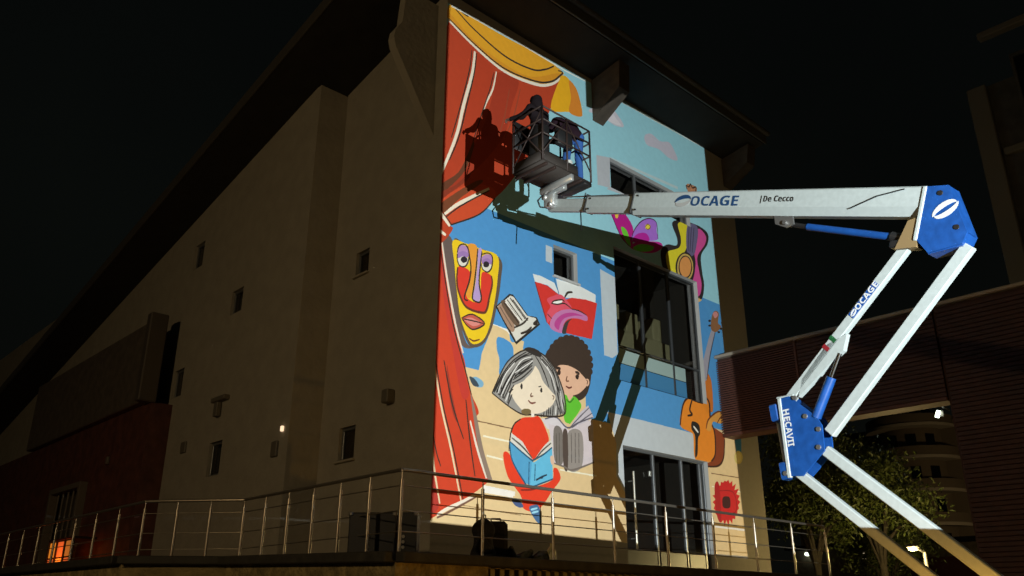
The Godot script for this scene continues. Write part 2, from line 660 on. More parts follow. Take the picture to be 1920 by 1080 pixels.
	# left wall: near block at x = 0, a deeper block standing 0.8 m proud, then the red clad hall
	var lf := Vector3(0, 0, 1)
	var win_a := [[0.87, 8.9, 1.40, 9.5], [0.69, 4.65, 1.31, 5.38]]
	st = mb()
	wall_face(st, Vector3(0, 0, -4.0), lf, Vector3.UP, 4.0, top, win_a, 0.3)
	reveals(st, Vector3(0, 0, -4.0), lf, Vector3.UP, win_a, 0.3)
	obj("side_wall", st, plaster, t)
	for h in win_a:
		window_in(t, "small_window", Vector3(0, h[1], -4.0 + h[0]), lf, Vector3.UP, h[2] - h[0], h[3] - h[1], [], [], grey, dark_glass, 0.12)
	st = mb()
	box(st, Vector3(-0.02, 4.63, -3.0), Vector3(0.12, 0.05, 0.74), Basis(), 0.01)
	obj("sill", st, plaster, t)
	st = mb()
	box(st, Vector3(-0.02, 8.87, -2.86), Vector3(0.12, 0.05, 0.62), Basis(), 0.01)
	obj("sill", st, plaster, t)
	st = mb()
	box(st, Vector3(-0.10, 5.75, -1.41), Vector3(0.2, 0.28, 0.22), Basis(), 0.02)
	obj("vent_box", st, mat("dull grey metal", lin(0.12, 0.11, 0.09), 0.6), t)
	var win_b := [[0.6, 11.1, 1.25, 11.9], [3.55, 8.95, 4.2, 9.62], [0.4, 7.25, 1.05, 8.05], [3.35, 4.75, 4.05, 5.6]]
	st = mb()
	wall_face(st, Vector3(-0.8, 0, -11.4), lf, Vector3.UP, 7.3, 14.3, win_b, 0.3)
	reveals(st, Vector3(-0.8, 0, -11.4), lf, Vector3.UP, win_b, 0.3)
	quad(st, Vector3(-0.8, 0, -4.1), Vector3(0.0, 0, -4.1), Vector3(0.0, 14.3, -4.1), Vector3(-0.8, 14.3, -4.1), Vector3.BACK)
	quad(st, Vector3(0.0, 0, -4.0), Vector3(0.0, 0, -4.1), Vector3(0.0, 15, -4.1), Vector3(0.0, 15, -4.0), Vector3.LEFT)
	obj("rear_side_wall", st, plaster, t)
	for h in win_b:
		window_in(t, "small_window", Vector3(-0.8, h[1], -11.4 + h[0]), lf, Vector3.UP, h[2] - h[0], h[3] - h[1], [], [], grey, dark_glass, 0.12)
	st = mb()
	for q in [[Vector3(-0.82, 5.7, -9.6), Vector3(0.06, 0.3, 0.3)], [Vector3(-0.88, 6.65, -7.6), Vector3(0.16, 0.12, 0.75)], [Vector3(-0.88, 6.4, -7.7), Vector3(0.12, 0.37, 0.2)], [Vector3(-0.83, 5.0, -4.6), Vector3(0.07, 0.35, 0.25)]]:
		st = mb()
		box(st, q[0], q[1], Basis(), 0.015)
		obj("wall_fitting", st, mat("dull grey metal", Color.WHITE), t)
	st = mb()
	box(st, Vector3(-0.83, 5.42, -4.35), Vector3(0.06, 0.12, 0.07), Basis(), 0.01)
	obj("alarm_light", st, lamp_mat("small white glow", Color(1.0, 0.85, 0.7), 1.2), t)
	# the red clad hall below, with its long grey screen
	var maroon := mat("maroon cladding", lin(0.14, 0.05, 0.035), 0.7, 0.0, 0.7, 0.3)
	st = mb()
	var gate := [[16.2, 2.3, 19.1, 5.3]]
	wall_face(st, Vector3(-1.4, 0, -34.0), lf, Vector3.UP, 23.2, 7.05, gate, 0.3)
	quad(st, Vector3(-1.4, 0, -10.8), Vector3(-0.8, 0, -10.8), Vector3(-0.8, 7.05, -10.8), Vector3(-1.4, 7.05, -10.8), Vector3.BACK)
	obj("red_cladding", st, maroon, t)
	st = mb()
	frame_of(st, Vector3(-1.5, 2.3, -17.8), lf, Vector3.UP, 2.9, 3.0, 0.16, 0.25)
	var side_door := obj("side_door", st, mat("dull grey metal", Color.WHITE), t)
	for i in 5:
		st = mb()
		tube(st, Vector3(-1.45, 2.46, -17.35 + i * 0.48), Vector3(-1.45, 5.14, -17.35 + i * 0.48), 0.03)
		obj("bar", st, mat("dull grey metal", Color.WHITE), side_door)
	st = mb()
	box(st, Vector3(-1.2, 3.8, -16.35), Vector3(0.06, 3.0, 2.9))
	obj("door_leaf", st, mat("dim room", Color.WHITE), side_door)
	st = mb()
	box(st, Vector3(-1.47, 8.25, -16.3), Vector3(0.3, 2.4, 10.6), Basis(), 0.03)
	obj("grey_screen", st, mat("slate grey screen", lin(0.13, 0.11, 0.09), 0.6, 0.0, 0.8, 0.4), t)
	st = mb()
	box(st, Vector3(-1.55, 8.3, -10.85), Vector3(0.5, 2.55, 0.3), Basis(), 0.03)
	obj("screen_post", st, mat("dark screen post", lin(0.07, 0.06, 0.05), 0.6), t)
	st = mb()
	wall_face(st, Vector3(-0.8, 7.0, -34.0), lf, Vector3.UP, 22.6, 6.0, [], 0.3)
	obj("upper_side_wall", st, plaster, t)
	st = mb()
	box(st, Vector3(-1.44, 5.75, -13.4), Vector3(0.08, 0.22, 0.16), Basis(), 0.02)
	obj("wall_lamp", st, mat("dull grey metal", Color.WHITE), t)
	# right end and back
	st = mb()
	quad(st, Vector3(11.75, 0, 0), Vector3(11.75, 0, -34), Vector3(11.75, 8.0, -34), Vector3(11.75, 15.2, 0), Vector3.RIGHT)
	quad(st, Vector3(-1.4, 0, -34), Vector3(11.75, 0, -34), Vector3(11.75, 8.2, -34), Vector3(-1.4, 8.2, -34), Vector3.FORWARD)
	obj("far_wall", st, plaster, t)
	# roof: one slope falling away from the front, with its edge boards
	var y0 := 15.2
	var fall := 0.212
	var bs := Basis(Vector3.RIGHT, Vector3(0, 1, -fall).normalized(), Vector3(0, fall, 1).normalized())
	var roof_m := mat("dark roof", lin(0.02, 0.019, 0.018), 0.85, 0.0, 0.7, 0.3)
	st = mb()
	box(st, Vector3(4.95, y0 + fall * -16.9, -16.9) + bs.y * 0.12, Vector3(13.9, 0.22, 37.0), bs)
	var roof := obj("roof", st, roof_m, t)
	var board := mat("grey edge board", lin(0.055, 0.052, 0.045), 0.6)
	st = mb()
	box(st, Vector3(4.95, y0 + fall * 1.24 + 0.16, 1.26), Vector3(14.0, 0.34, 0.06), Basis(), 0.01)
	obj("front_edge_board", st, board, roof)
	st = mb()
	tube(st, Vector3(-2.05, y0 + fall * 1.3 + 0.30, 1.36), Vector3(11.95, y0 + fall * 1.3 + 0.30, 1.36), 0.085, 0.085, 12)
	obj("gutter", st, board, roof)
	st = mb()
	box(st, Vector3(-2.03, y0 + fall * -16.9, -16.9) + bs.y * 0.16, Vector3(0.05, 0.32, 37.0), bs, 0.01)
	obj("side_edge_board", st, board, roof)
	# brackets under the eaves
	st = mb()
	plate(st, [Vector2(0.0, 11.47), Vector2(-1.15, 13.3), Vector2(-1.2, 13.5), Vector2(-1.17, 13.7), Vector2(-1.0, 14.0), Vector2(-0.92, 15.0), Vector2(0.0, 15.0)], Vector3(0, 0, -0.45), Vector3.RIGHT, Vector3.UP, 0.22)
	obj("eave_bracket", st, plaster, t)
	st = mb()
	plate(st, [Vector2(0.0, 13.9), Vector2(-0.95, 14.5), Vector2(-1.0, 15.32), Vector2(0.0, 15.15)], Vector3(5.25, 0, 0), Vector3.FORWARD, Vector3.UP, 0.42)
	obj("eave_bracket", st, mat("dark beam", lin(0.065, 0.048, 0.034), 0.85, 0.0, 0.7, 0.4), t)
	st = mb()
	plate(st, [Vector2(0.0, 14.2), Vector2(-0.9, 14.7), Vector2(-1.0, 15.32), Vector2(0.0, 15.15)], Vector3(11.5, 0, 0), Vector3.FORWARD, Vector3.UP, 0.42)
	obj("eave_bracket", st, mat("dark beam", Color.WHITE), t)

# ---------------------------------------------------------------- terrace and railings
func railing(label: String, runs: Array, group := "") -> void:
	var t := thing("railing", label, "railing", Vector3.ZERO, 0.0, group)
	var steel := mat("railing steel", lin(0.42, 0.38, 0.32), 0.28, 0.85)
	for r in runs:
		var a: Vector3 = r[0]
		var b: Vector3 = r[1]
		var n: int = r[2]
		var st := mb()
		tube(st, a + Vector3(0, 1.08, 0), b + Vector3(0, 1.08, 0), 0.024, 0.024, 12)
		obj("handrail", st, steel, t)
		for k in 3:
			st = mb()
			var y: float = [0.30, 0.56, 0.88][k]
			tube(st, a + Vector3(0, y, 0), b + Vector3(0, y, 0), 0.008, 0.008, 8)
			obj("cable", st, steel, t)
		for i in n + 1:
			if i == 0 and r[3]:
				continue
			var p := a.lerp(b, float(i) / n)
			st = mb()
			tube(st, p, p + Vector3(0, 0.96, 0), 0.024, 0.024, 12)
			tube(st, p + Vector3(0, 0.96, 0), p + Vector3(0, 1.08, 0), 0.009, 0.009, 8)
			tube(st, p, p + Vector3(0, 0.02, 0), 0.05, 0.05, 12)
			obj("post", st, steel, t)

func build_terrace() -> void:
	var t := thing("terrace", "raised terrace with an ochre retaining wall along the theatre's front and side", "terrace")
	var ochre := mat("stained ochre render", lin(0.40, 0.31, 0.135), 0.9, 0.0, 0.55, 0.5, 1.0)
	var stone := mat("dark kerb stone", lin(0.045, 0.042, 0.035), 0.8, 0.0, 0.6, 0.6)
	var paving := mat("terrace paving", lin(0.16, 0.14, 0.11), 0.85, 0.0, 0.6, 0.5)
	# outline of the edge: front right end, corner, back along the side, slanting out, back again
	var edge := [Vector3(8.35, 2.28, 3.72), Vector3(-3.44, 2.28, 3.72), Vector3(-3.44, 2.42, -0.9), Vector3(-4.58, 2.44, -2.25), Vector3(-4.58, 2.62, -34.0)]
	var st := mb()
	for i in range(1, edge.size() - 1):
		var a: Vector3 = edge[i] - Vector3(0, 0.09, 0)
		var b: Vector3 = edge[i + 1] - Vector3(0, 0.09, 0)
		quad(st, a, b, Vector3(b.x, -0.02, b.z), Vector3(a.x, -0.02, a.z), Vector3(-1, 0, 0.1))
	quad(st, Vector3(-3.44, 2.19, 3.72), Vector3(-1.9, 2.19, 3.72), Vector3(-1.9, -0.02, 3.72), Vector3(-3.44, -0.02, 3.72), Vector3.BACK)
	quad(st, Vector3(-1.9, 2.19, 3.5), Vector3(8.35, 2.19, 3.5), Vector3(8.35, -0.02, 3.5), Vector3(-1.9, -0.02, 3.5), Vector3.BACK)
	quad(st, Vector3(8.35, 2.19, 3.72), Vector3(8.35, 2.19, 0), Vector3(8.35, -0.02, 0), Vector3(8.35, -0.02, 3.72), Vector3.RIGHT)
	obj("retaining_wall", st, ochre, t)
	var pale := mat("pale slat", lin(0.22, 0.19, 0.12), 0.8)
	for i in 56:
		st = mb()
		box(st, Vector3(-1.78 + i * 0.18, 1.08, 3.6), Vector3(0.09, 2.18, 0.16), Basis(), 0.01)
		obj("slat", st, pale, t)
	st = mb()
	for i in edge.size() - 1:
		beam(st, edge[i] - Vector3(0, 0.03, 0), edge[i + 1] - Vector3(0, 0.03, 0), 0.13, 0.34, 0.015)
	obj("kerb", st, stone, t)
	st = mb()
	quad(st, Vector3(-3.44, 2.26, 3.72), Vector3(8.35, 2.26, 3.72), Vector3(8.35, 2.26, 0), Vector3(-3.44, 2.26, 0), Vector3.UP)
	quad(st, Vector3(-3.44, 2.26, 0), Vector3(0, 2.26, 0), Vector3(0, 2.3, -34), Vector3(-3.44, 2.3, -34), Vector3.UP)
	quad(st, Vector3(-4.58, 2.3, -2.2), Vector3(-3.44, 2.3, -0.9), Vector3(-3.44, 2.3, -34), Vector3(-4.58, 2.3, -34), Vector3.UP)
	obj("paving", st, paving, t)
	var y := 2.28
	railing("brushed steel railing with thin cables along the terrace's front edge before the mural", [[Vector3(-3.26, y, 3.53), Vector3(8.05, y, 3.53), 8, false]])
	railing("brushed steel railing along the terrace's side edge from the corner to the slanted stretch", [[Vector3(-3.26, y, 3.53), Vector3(-3.26, y, -0.82), 6, true], [Vector3(-3.26, y, -0.82), Vector3(-4.36, y, -2.19), 3, true]])
	railing("long receding steel railing on the terrace's side edge before the red clad hall", [[Vector3(-4.36, y, -2.19), Vector3(-4.36, y, -24.0), 19, true]])

# ---------------------------------------------------------------- the louvred screen bridge and the red building at the right
func build_bridge() -> void:
	var t := thing("bridge", "dark red louvred bridge running from the mural wall out to the right", "bridge")
	var red := mat("rust red louvre", lin(0.10, 0.035, 0.022), 0.6, 0.0, 0.7, 0.5)
	var st := mb()
	box(st, Vector3(10.2, 7.2, 2.95), Vector3(0.4, 2.1, 5.86))
	obj("screen_back", st, mat("dark red backing", lin(0.035, 0.014, 0.010), 0.8), t)
	st = mb()
	for i in 32:
		box(st, Vector3(9.95, 6.2 + i * 0.063, 1.2), Vector3(0.09, 0.03, 2.36), Basis(Vector3.BACK, 0.5))
	var lv := obj("louvres", st, red, t)
	lv.set_meta("kind", "stuff")
	st = mb()
	for i in 20:
		box(st, Vector3(9.965, 6.2 + i * 0.102, 4.16), Vector3(0.05, 0.092, 3.46), Basis(), 0.008)
	var sd := obj("siding", st, mat("dark maroon siding", lin(0.05, 0.016, 0.012), 0.7, 0.0, 0.7, 0.5), t)
	sd.set_meta("kind", "stuff")
	st = mb()
	box(st, Vector3(10.15, 8.29, 2.95), Vector3(0.62, 0.09, 5.9), Basis(), 0.02)
	obj("coping", st, mat("pale metal coping", lin(0.28, 0.25, 0.2), 0.5), t)
	st = mb()
	box(st, Vector3(9.96, 7.2, 2.4), Vector3(0.1, 2.1, 0.07), Basis(), 0.01)
	obj("joint_post", st, red, t)
	st = mb()
	box(st, Vector3(10.2, 6.10, 2.95), Vector3(0.55, 0.10, 5.88), Basis(), 0.02)
	obj("soffit_beam", st, red, t)
	var b := thing("red_building", "dark maroon building with horizontal siding at the right edge behind the lift", "building")
	st = mb()
	box(st, Vector3(14.0, 4.12, 16.0), Vector3(8.0, 8.24, 20.2))
	obj("wall", st, mat("dark red backing", Color.WHITE), b)
	st = mb()
	for i in 80:
		box(st, Vector3(9.975, 0.08 + i * 0.102, 15.95), Vector3(0.05, 0.092, 20.0), Basis(), 0.008)
	var s2 := obj("siding", st, mat("dark maroon siding", Color.WHITE), b)
	s2.set_meta("kind", "stuff")
	st = mb()
	box(st, Vector3(14.0, 8.29, 16.0), Vector3(8.3, 0.09, 20.5), Basis(), 0.02)
	obj("coping", st, mat("pale metal coping", Color.WHITE), b)

# ---------------------------------------------------------------- houses beyond
func build_background() -> void:
	var t := thing("tower_block", "tall dark building with a pale corner column rising behind the red one at upper right", "building")
	var dim := mat("grey render", lin(0.05, 0.048, 0.04), 0.9, 0.0, 0.7, 0.3)
	var st := mb()
	box(st, Vector3(22.3, 8.5, 13.5), Vector3(12.0, 17.0, 14.0))
	obj("wall", st, dim, t)
	st = mb()
	box(st, Vector3(16.25, 8.5, 6.35), Vector3(0.5, 16.9, 0.55), Basis(), 0.03)
	obj("corner_column", st, mat("pale column", lin(0.085, 0.078, 0.06), 0.9), t)
	for i in 3:
		st = mb()
		box(st, Vector3(16.2, 10.4 + i * 4.15, 13.0), Vector3(0.3, 0.22, 12.6), Basis(), 0.03)
		obj("string_course", st, mat("pale column", Color.WHITE), t)
	for i in 3:
		for k in 2:
			st = mb()
			frame_of(st, Vector3(16.24, 11.2 + k * 4.1, 7.4 + i * 3.2), Vector3(0, 0, 1), Vector3.UP, 2.2, 2.4, 0.1, 0.14)
			var w := obj("window", st, dim, t)
			st = mb()
			box(st, Vector3(16.28, 12.4 + k * 4.1, 8.5 + i * 3.2), Vector3(0.04, 2.2, 2.0))
			obj("pane", st, mat("black pane", lin(0.006, 0.007, 0.007), 0.15), w)
	# round balconies far away
	var r := thing("apartment_building", "far apartment building with stacked round balconies seen through the passage", "building", Vector3(78.6, 0, -21.6))
	var tan := mat("far tan render", lin(0.16, 0.13, 0.09), 0.9)
	st = mb()
	tube(st, Vector3.ZERO, Vector3(0, 20.6, 0), 2.9, 2.9, 28)
	box(st, Vector3(3.0, 9.8, 8.5), Vector3(6.0, 19.6, 12.0))
	box(st, Vector3(3.0, 9.8, -8.0), Vector3(6.0, 19.6, 11.0))
	obj("wall", st, tan, r)
	for i in 6:
		st = mb()
		tube(st, Vector3(0, 3.0 + i * 3.15, 0), Vector3(0, 3.3 + i * 3.15, 0), 4.3, 4.3, 32)
		var bal := obj("balcony", st, mat("far pale slab", lin(0.42, 0.38, 0.30), 0.9), r)
		st = mb()
		tube(st, Vector3(0, 3.3 + i * 3.15, 0), Vector3(0, 4.2 + i * 3.15, 0), 4.15, 4.15, 32, false)
		obj("parapet", st, tan, bal)
		for k in 3:
			st = mb()
			var an := PI + 0.35 + (k - 1) * 0.62
			box(st, Vector3(cos(an) * 2.88, 4.5 + i * 3.15, -sin(an) * 2.88), Vector3(0.16, 2.1, 0.9), Basis(Vector3.UP, an))
			obj("window", st, mat("black pane", Color.WHITE), r)
	# floodlight on the passage wall
	var f := thing("floodlight", "small white floodlight burning high on the dark wall above the passage", "floodlight", Vector3(18.7, 7.62, 2.55))
	st = mb()
	box(st, Vector3(0.08, 0.03, 0.02), Vector3(0.18, 0.2, 0.22), Basis(Vector3.UP, 0.4), 0.03)
	box(st, Vector3(0.45, 0.25, 0.1), Vector3(0.5, 0.05, 0.05))
	obj("housing", st, mat("dull grey metal", Color.WHITE), f)
	st = mb()
	box(st, Vector3(-0.05, 0.0, 0.0), Vector3(0.05, 0.24, 0.13), Basis(Vector3.UP, 0.4) * Basis(Vector3.RIGHT, 0.4), 0.01)
	obj("lamp_glass", st, lamp_mat("flood glow", Color(0.95, 1.0, 0.95), 1.6), f)
	bulb_light(Vector3(-0.2, -0.02, 0.0), Color(0.95, 1.0, 0.95), 0.7, 0.15, f)
	# the wall that carries it: a sodium lit strip with a small window
	var y := thing("passage_house", "narrow house with a yellowish lit wall strip beyond the right side of the passage", "building")
	st = mb()
	box(st, Vector3(22.2, 4.0, 5.4), Vector3(5.0, 8.0, 4.6))
	obj("wall", st, mat("yellow render", lin(0.34, 0.28, 0.12), 0.9, 0.0, 0.6, 0.4), y)  # pale wall with the sodium light's yellow put into its colour
	st = mb()
	box(st, Vector3(19.69, 3.5, 4.3), Vector3(0.06, 0.5, 0.4))
	obj("window", st, mat("black pane", Color.WHITE), y)
	st = mb()
	box(st, Vector3(22.2, 8.1, 5.4), Vector3(5.4, 0.2, 5.0), Basis(), 0.03)
	obj("roof", st, mat("dark roof", Color.WHITE), y)
	# low shop with two lit windows
	var s := thing("low_shop", "low beige shop with two small lit windows behind the trees", "shop")
	st = mb()
	box(st, Vector3(34.0, 2.3, -6.0), Vector3(4.0, 4.6, 9.0))
	obj("wall", st, mat("beige render", lin(0.33, 0.27, 0.19), 0.9, 0.0, 0.7, 0.4), s)
	st = mb()
	box(st, Vector3(34.0, 4.72, -6.0), Vector3(4.6, 0.2, 9.6), Basis(), 0.03)
	obj("roof", st, mat("dark roof", Color.WHITE), s)
	st = mb()
	box(st, Vector3(31.97, 2.0, -3.1), Vector3(0.06, 4.0, 3.0))
	obj("shutter", st, mat("maroon shutter", lin(0.12, 0.03, 0.03), 0.6), s)
	for z in [-6.9, -6.15]:
		st = mb()
		frame_of(st, Vector3(31.96, 4.0, z), Vector3(0, 0, 1), Vector3.UP, 0.46, 0.62, 0.05, 0.08)
		var w := obj("window", st, dim, s)
		st = mb()
		box(st, Vector3(31.97, 4.31, z + 0.23), Vector3(0.03, 0.5, 0.34))
		obj("pane", st, lamp_mat("lit pane", Color(1.0, 0.9, 0.72), 0.9), w)
	st = mb()
	tube(st, Vector3(31.9, 4.4, -9.6), Vector3(31.7, 4.4, -9.6), 0.09, 0.09)
	obj("wall_lamp", st, lamp_mat("wall lamp glow", Color(0.95, 1.0, 0.9), 2.5), s)

# ---------------------------------------------------------------- trees
func tree(label: String, at: Vector3, high: float, wide: float, seed_at: int, leaves: int) -> void:
	var t := thing("tree", label, "tree", at, 0.0, "trees in the passage")
	var r := RandomNumberGenerator.new()
	r.seed = seed_at
	var st := mb()
	var fork := high * 0.5
	tube(st, Vector3.ZERO, Vector3(0.05, fork, 0.03), 0.15, 0.10, 9)
	var tips := []
	for i in 9:
		var a := TAU * i / 9.0 + r.randf_range(-0.3, 0.3)
		var up := r.randf_range(0.15, 0.62)
		var tip := Vector3(cos(a) * wide * r.randf_range(0.35, 0.8), fork + (high - fork) * up, sin(a) * wide * r.randf_range(0.35, 0.8))
		var mid := Vector3(0.05, fork * 0.9, 0.03).lerp(tip, 0.5) + Vector3(0, 0.25, 0)
		tube(st, Vector3(0.05, fork * r.randf_range(0.7, 1.0), 0.03), mid, 0.06, 0.04, 7)
		tube(st, mid, tip, 0.04, 0.015, 6)
		tips.append(tip)
		tips.append(mid.lerp(tip, 0.6) + Vector3(r.randf_range(-0.5, 0.5), r.randf_range(0.2, 0.7), r.randf_range(-0.5, 0.5)))
	for i in 7:
		tips.append(Vector3(r.randf_range(-0.5, 0.5) * wide, high * r.randf_range(0.72, 0.97), r.randf_range(-0.5, 0.5) * wide))
	obj("trunk", st, mat("bark", lin(0.07, 0.055, 0.035), 0.9, 0.0, 0.5, 1.5), t)
	st = mb()
	for i in leaves:
		var c: Vector3 = tips[r.randi() % tips.size()]
		var g := Vector3(r.randfn(0, 0.36), r.randfn(0, 0.28), r.randfn(0, 0.36)) * (wide / 1.6)
		var p := c + g
		var n := Vector3(r.randf_range(-1, 1), r.randf_range(-0.2, 1), r.randf_range(-1, 1)).normalized()
		var u := n.cross(Vector3(r.randf_range(-1, 1), r.randf_range(-1, 1), r.randf_range(-1, 1))).normalized()
		var v := n.cross(u)
		var l := r.randf_range(0.05, 0.10)
		var tint := r.randf_range(0.6, 1.25)
		st.set_color(Color(0.075 * tint, 0.098 * tint * r.randf_range(0.9, 1.1), 0.02 * tint))
		tri(st, p - u * l, p + v * l * 0.42 + n * 0.02, p + u * l, n)
		tri(st, p - u * l, p + u * l, p - v * l * 0.42 + n * 0.02, n)
	var m: StandardMaterial3D
	if mats.has("leaf"):
		m = mats["leaf"]
	else:
		m = mat("leaf", Color.WHITE, 0.55)
		m.vertex_color_use_as_albedo = true
		m.backlight_enabled = true
		m.backlight = Color(0.35, 0.4, 0.12)
	var c2 := obj("crown", st, m, t)
	c2.set_meta("kind", "stuff")

func build_trees() -> void:
	tree("leafy street tree lit from the side, nearest the lift's knee joint", Vector3(15.9, 0, 1.2), 6.9, 1.45, 11, 11000)
	tree("taller street tree in the passage with its crown half hidden by the theatre's end", Vector3(15.0, 0, -0.4), 6.8, 1.45, 23, 11000)
	tree("low dark tree in the passage behind the terrace railing's right end", Vector3(19.5, 0, -0.2), 5.2, 1.6, 37, 8000)

# ---------------------------------------------------------------- the boom lift
# In the lift's own axes x runs from the boom's tip to its base, y up and z towards the camera's side; s counts from the tip.
func build_lift() -> void:
	var turn := -1.65
	var d := Vector3(cos(1.65), 0, sin(1.65))
	var base_s := 8.1
	var tip := Vector3(0.53, 0, 2.75)
	var t := thing("boom_lift", "white and blue articulated boom lift reaching up to the mural with a dark basket", "boom lift", tip + d * base_s, turn)
	var white := mat("lift white paint", lin(0.43, 0.49, 0.50), 0.38, 0.0, 0.93, 1.6)  # white paint with the projected sky's slight blue put into its colour
	var blue := mat("lift blue paint", lin(0.012, 0.085, 0.36), 0.35, 0.0, 0.8, 0.9)
	var steel := mat("lift steel", lin(0.35, 0.35, 0.35), 0.35, 0.8)
	var black := mat("lift black", lin(0.012, 0.012, 0.013), 0.5)
	var ink := mat("lettering blue", lin(0.012, 0.05, 0.14), 0.5)
	var o := Vector3(-base_s, 0, 0)
	# main boom: three telescoped sections, each a hollow profile with cut lower edges
	var e := o + Vector3(6.75, 6.20, 0)
	var f := o + Vector3(0.0, 8.80, 0)
	var ax := (f - e).normalized()
	var full := (f - e).length()
	var spans := [[0.0, 4.98, 0.37, 0.26], [4.9, 6.2, 0.29, 0.20], [6.1, full + 0.05, 0.24, 0.16]]
	for i in 3:
		var h: float = spans[i][2]
		var w: float = spans[i][3]
		var c := h * 0.30
		var prof := [Vector2(-w * 0.5, h * 0.5 - 0.02), Vector2(-w * 0.5 + 0.02, h * 0.5), Vector2(w * 0.5 - 0.02, h * 0.5), Vector2(w * 0.5, h * 0.5 - 0.02), Vector2(w * 0.5, -h * 0.5 + c), Vector2(w * 0.5 - c * 0.55, -h * 0.5), Vector2(-w * 0.5 + c * 0.55, -h * 0.5), Vector2(-w * 0.5, -h * 0.5 + c)]
		var up := ax.cross(Vector3(0, 0, 1)).normalized()
		if up.y < 0.0:
			up = -up
		var st := mb()
		var a: float = spans[i][0]
		var b: float = spans[i][1]
		plate(st, prof, e + ax * ((a + b) * 0.5), Vector3(0, 0, 1), up, b - a)
		var sec := obj("boom_section", st, white, t)
		if i < 2:
			st = mb()
			beam(st, e + ax * (b - 0.03) + up * 0.02, e + ax * (b + 0.012) + up * 0.02, h + 0.035, w + 0.03, 0.01)
			obj("collar", st, black, sec)
			st = mb()
			for q in [0.35, -0.3]:
				tube(st, e + ax * (b - 0.12) + up * h * q + Vector3(0, 0, w * 0.5), e + ax * (b - 0.12) + up * h * q + Vector3(0, 0, w * 0.5 + 0.02), 0.016, 0.016, 8)
			obj("bolts", st, black, sec)
		if i == 0:
			lettering(sec, e + ax * 3.70 + up * 0.02 + Vector3(0, 0, w * 0.5 + 0.003), ax, up, "OCAGE", 0.152, ink, 1.35)
			swoosh(sec, e + ax * 3.84 + up * 0.03 + Vector3(0, 0, w * 0.5 + 0.004), -ax, up, 0.26, ink, mat("lettering grey", lin(0.35, 0.36, 0.36), 0.5))
			lettering(sec, e + ax * 2.40 + up * 0.045 + Vector3(0, 0, w * 0.5 + 0.003), ax, up, "|De Cecco", 0.085, mat("lettering black", lin(0.02, 0.02, 0.02), 0.5), 1.0)
	var up0 := Vector3(-ax.y, ax.x, 0)
	if up0.y < 0.0:
		up0 = -up0
	var st := mb()
	pipe_run(st, [e + ax * 0.25 + up0 * 0.14 + Vector3(0, 0, 0.16), e + ax * 0.6 + up0 * 0.06 + Vector3(0, 0, 0.145), e + ax * 0.95 - up0 * 0.1 + Vector3(0, 0, 0.14)], 0.008)
	obj("hose", st, black, t)
	st = mb()
	tube(st, e + ax * 6.4 - up0 * 0.1, e + ax * 6.4 - up0 * 0.1 + Vector3(0.06, -0.42, 0.05), 0.012)
	tube(st, e + ax * 6.3 + up0 * 0.1 + Vector3(0, 0, 0.06), e + ax * 6.3 + up0 * 0.22 + Vector3(0, 0, 0.06), 0.012)
	obj("hanging_rod", st, black, t)
	st = mb()
	tube(st, e + ax * 5.0 + up0 * 0.17 + Vector3(0, 0, 0.06), e + ax * 6.9 + up0 * 0.15 + Vector3(0, 0, 0.06), 0.014)
	obj("hose", st, steel, t)
	# elbow head: two blue side plates closed by a wrapped back
	var head := [Vector2(6.82, 6.36), Vector2(7.06, 6.28), Vector2(7.15, 5.64), Vector2(7.07, 5.53), Vector2(6.68, 5.54), Vector2(6.58, 5.74)]
	st = mb()
	for z in [-0.12, 0.12]:
		plate(st, head, o + Vector3(0, 0, z), Vector3.RIGHT, Vector3.UP, 0.025)
	var elbow := obj("elbow_head", st, blue, t)
	st = mb()
	for k in [[1, 2], [2, 3], [3, 4]]:
		var a: Vector2 = head[k[0]]
		var b: Vector2 = head[k[1]]
		beam(st, o + Vector3(a.x - 0.01, a.y - 0.005, 0), o + Vector3(b.x - 0.01, b.y + 0.005, 0), 0.02, 0.215)
	obj("elbow_back", st, blue, elbow)
	st = mb()
	beam(st, o + Vector3(6.80, 6.37, 0.105), o + Vector3(6.56, 5.74, 0.105), 0.05, 0.09, 0.01)
	obj("elbow_edge", st, white, elbow)
	st = mb()
	for q in [Vector3(6.95, 6.22, 0.13), Vector3(7.05, 5.74, 0.13)]:
		tube(st, o + q, o + q + Vector3(0, 0, 0.015), 0.035, 0.03, 12)
	obj("pivot_cap", st, black, elbow)
	swoosh(elbow, o + Vector3(6.97, 6.0, 0.136), Vector3(1, 0.12, 0).normalized(), Vector3(-0.12, 1, 0).normalized(), 0.25, mat("decal white", lin(0.6, 0.62, 0.64), 0.5), mat("decal white", Color.WHITE))
	st = mb()
	plate(st, [Vector2(6.30, 5.72), Vector2(6.52, 6.02), Vector2(6.66, 6.02), Vector2(6.56, 5.66)], o + Vector3(0, 0, 0.05), Vector3.RIGHT, Vector3.UP, 0.16)
	obj("elbow_bracket", st, mat("lift ochre steel", lin(0.22, 0.15, 0.07), 0.6), elbow)
	# lift cylinder under the boom
	st = mb()
	tube(st, o + Vector3(5.15, 6.47, 0.02), o + Vector3(6.25, 5.93, 0.02), 0.048, 0.048, 14)
	var cyl := obj("lift_cylinder", st, blue, t)
	st = mb()
	tube(st, o + Vector3(4.86, 6.62, 0.02), o + Vector3(5.15, 6.47, 0.02), 0.034, 0.034, 12)
	obj("rod", st, black, cyl)
	st = mb()
	tube(st, o + Vector3(6.25, 5.93, 0.02), o + Vector3(6.52, 5.80, 0.02), 0.07, 0.05, 12)
	obj("cylinder_end", st, black, cyl)
	st = mb()
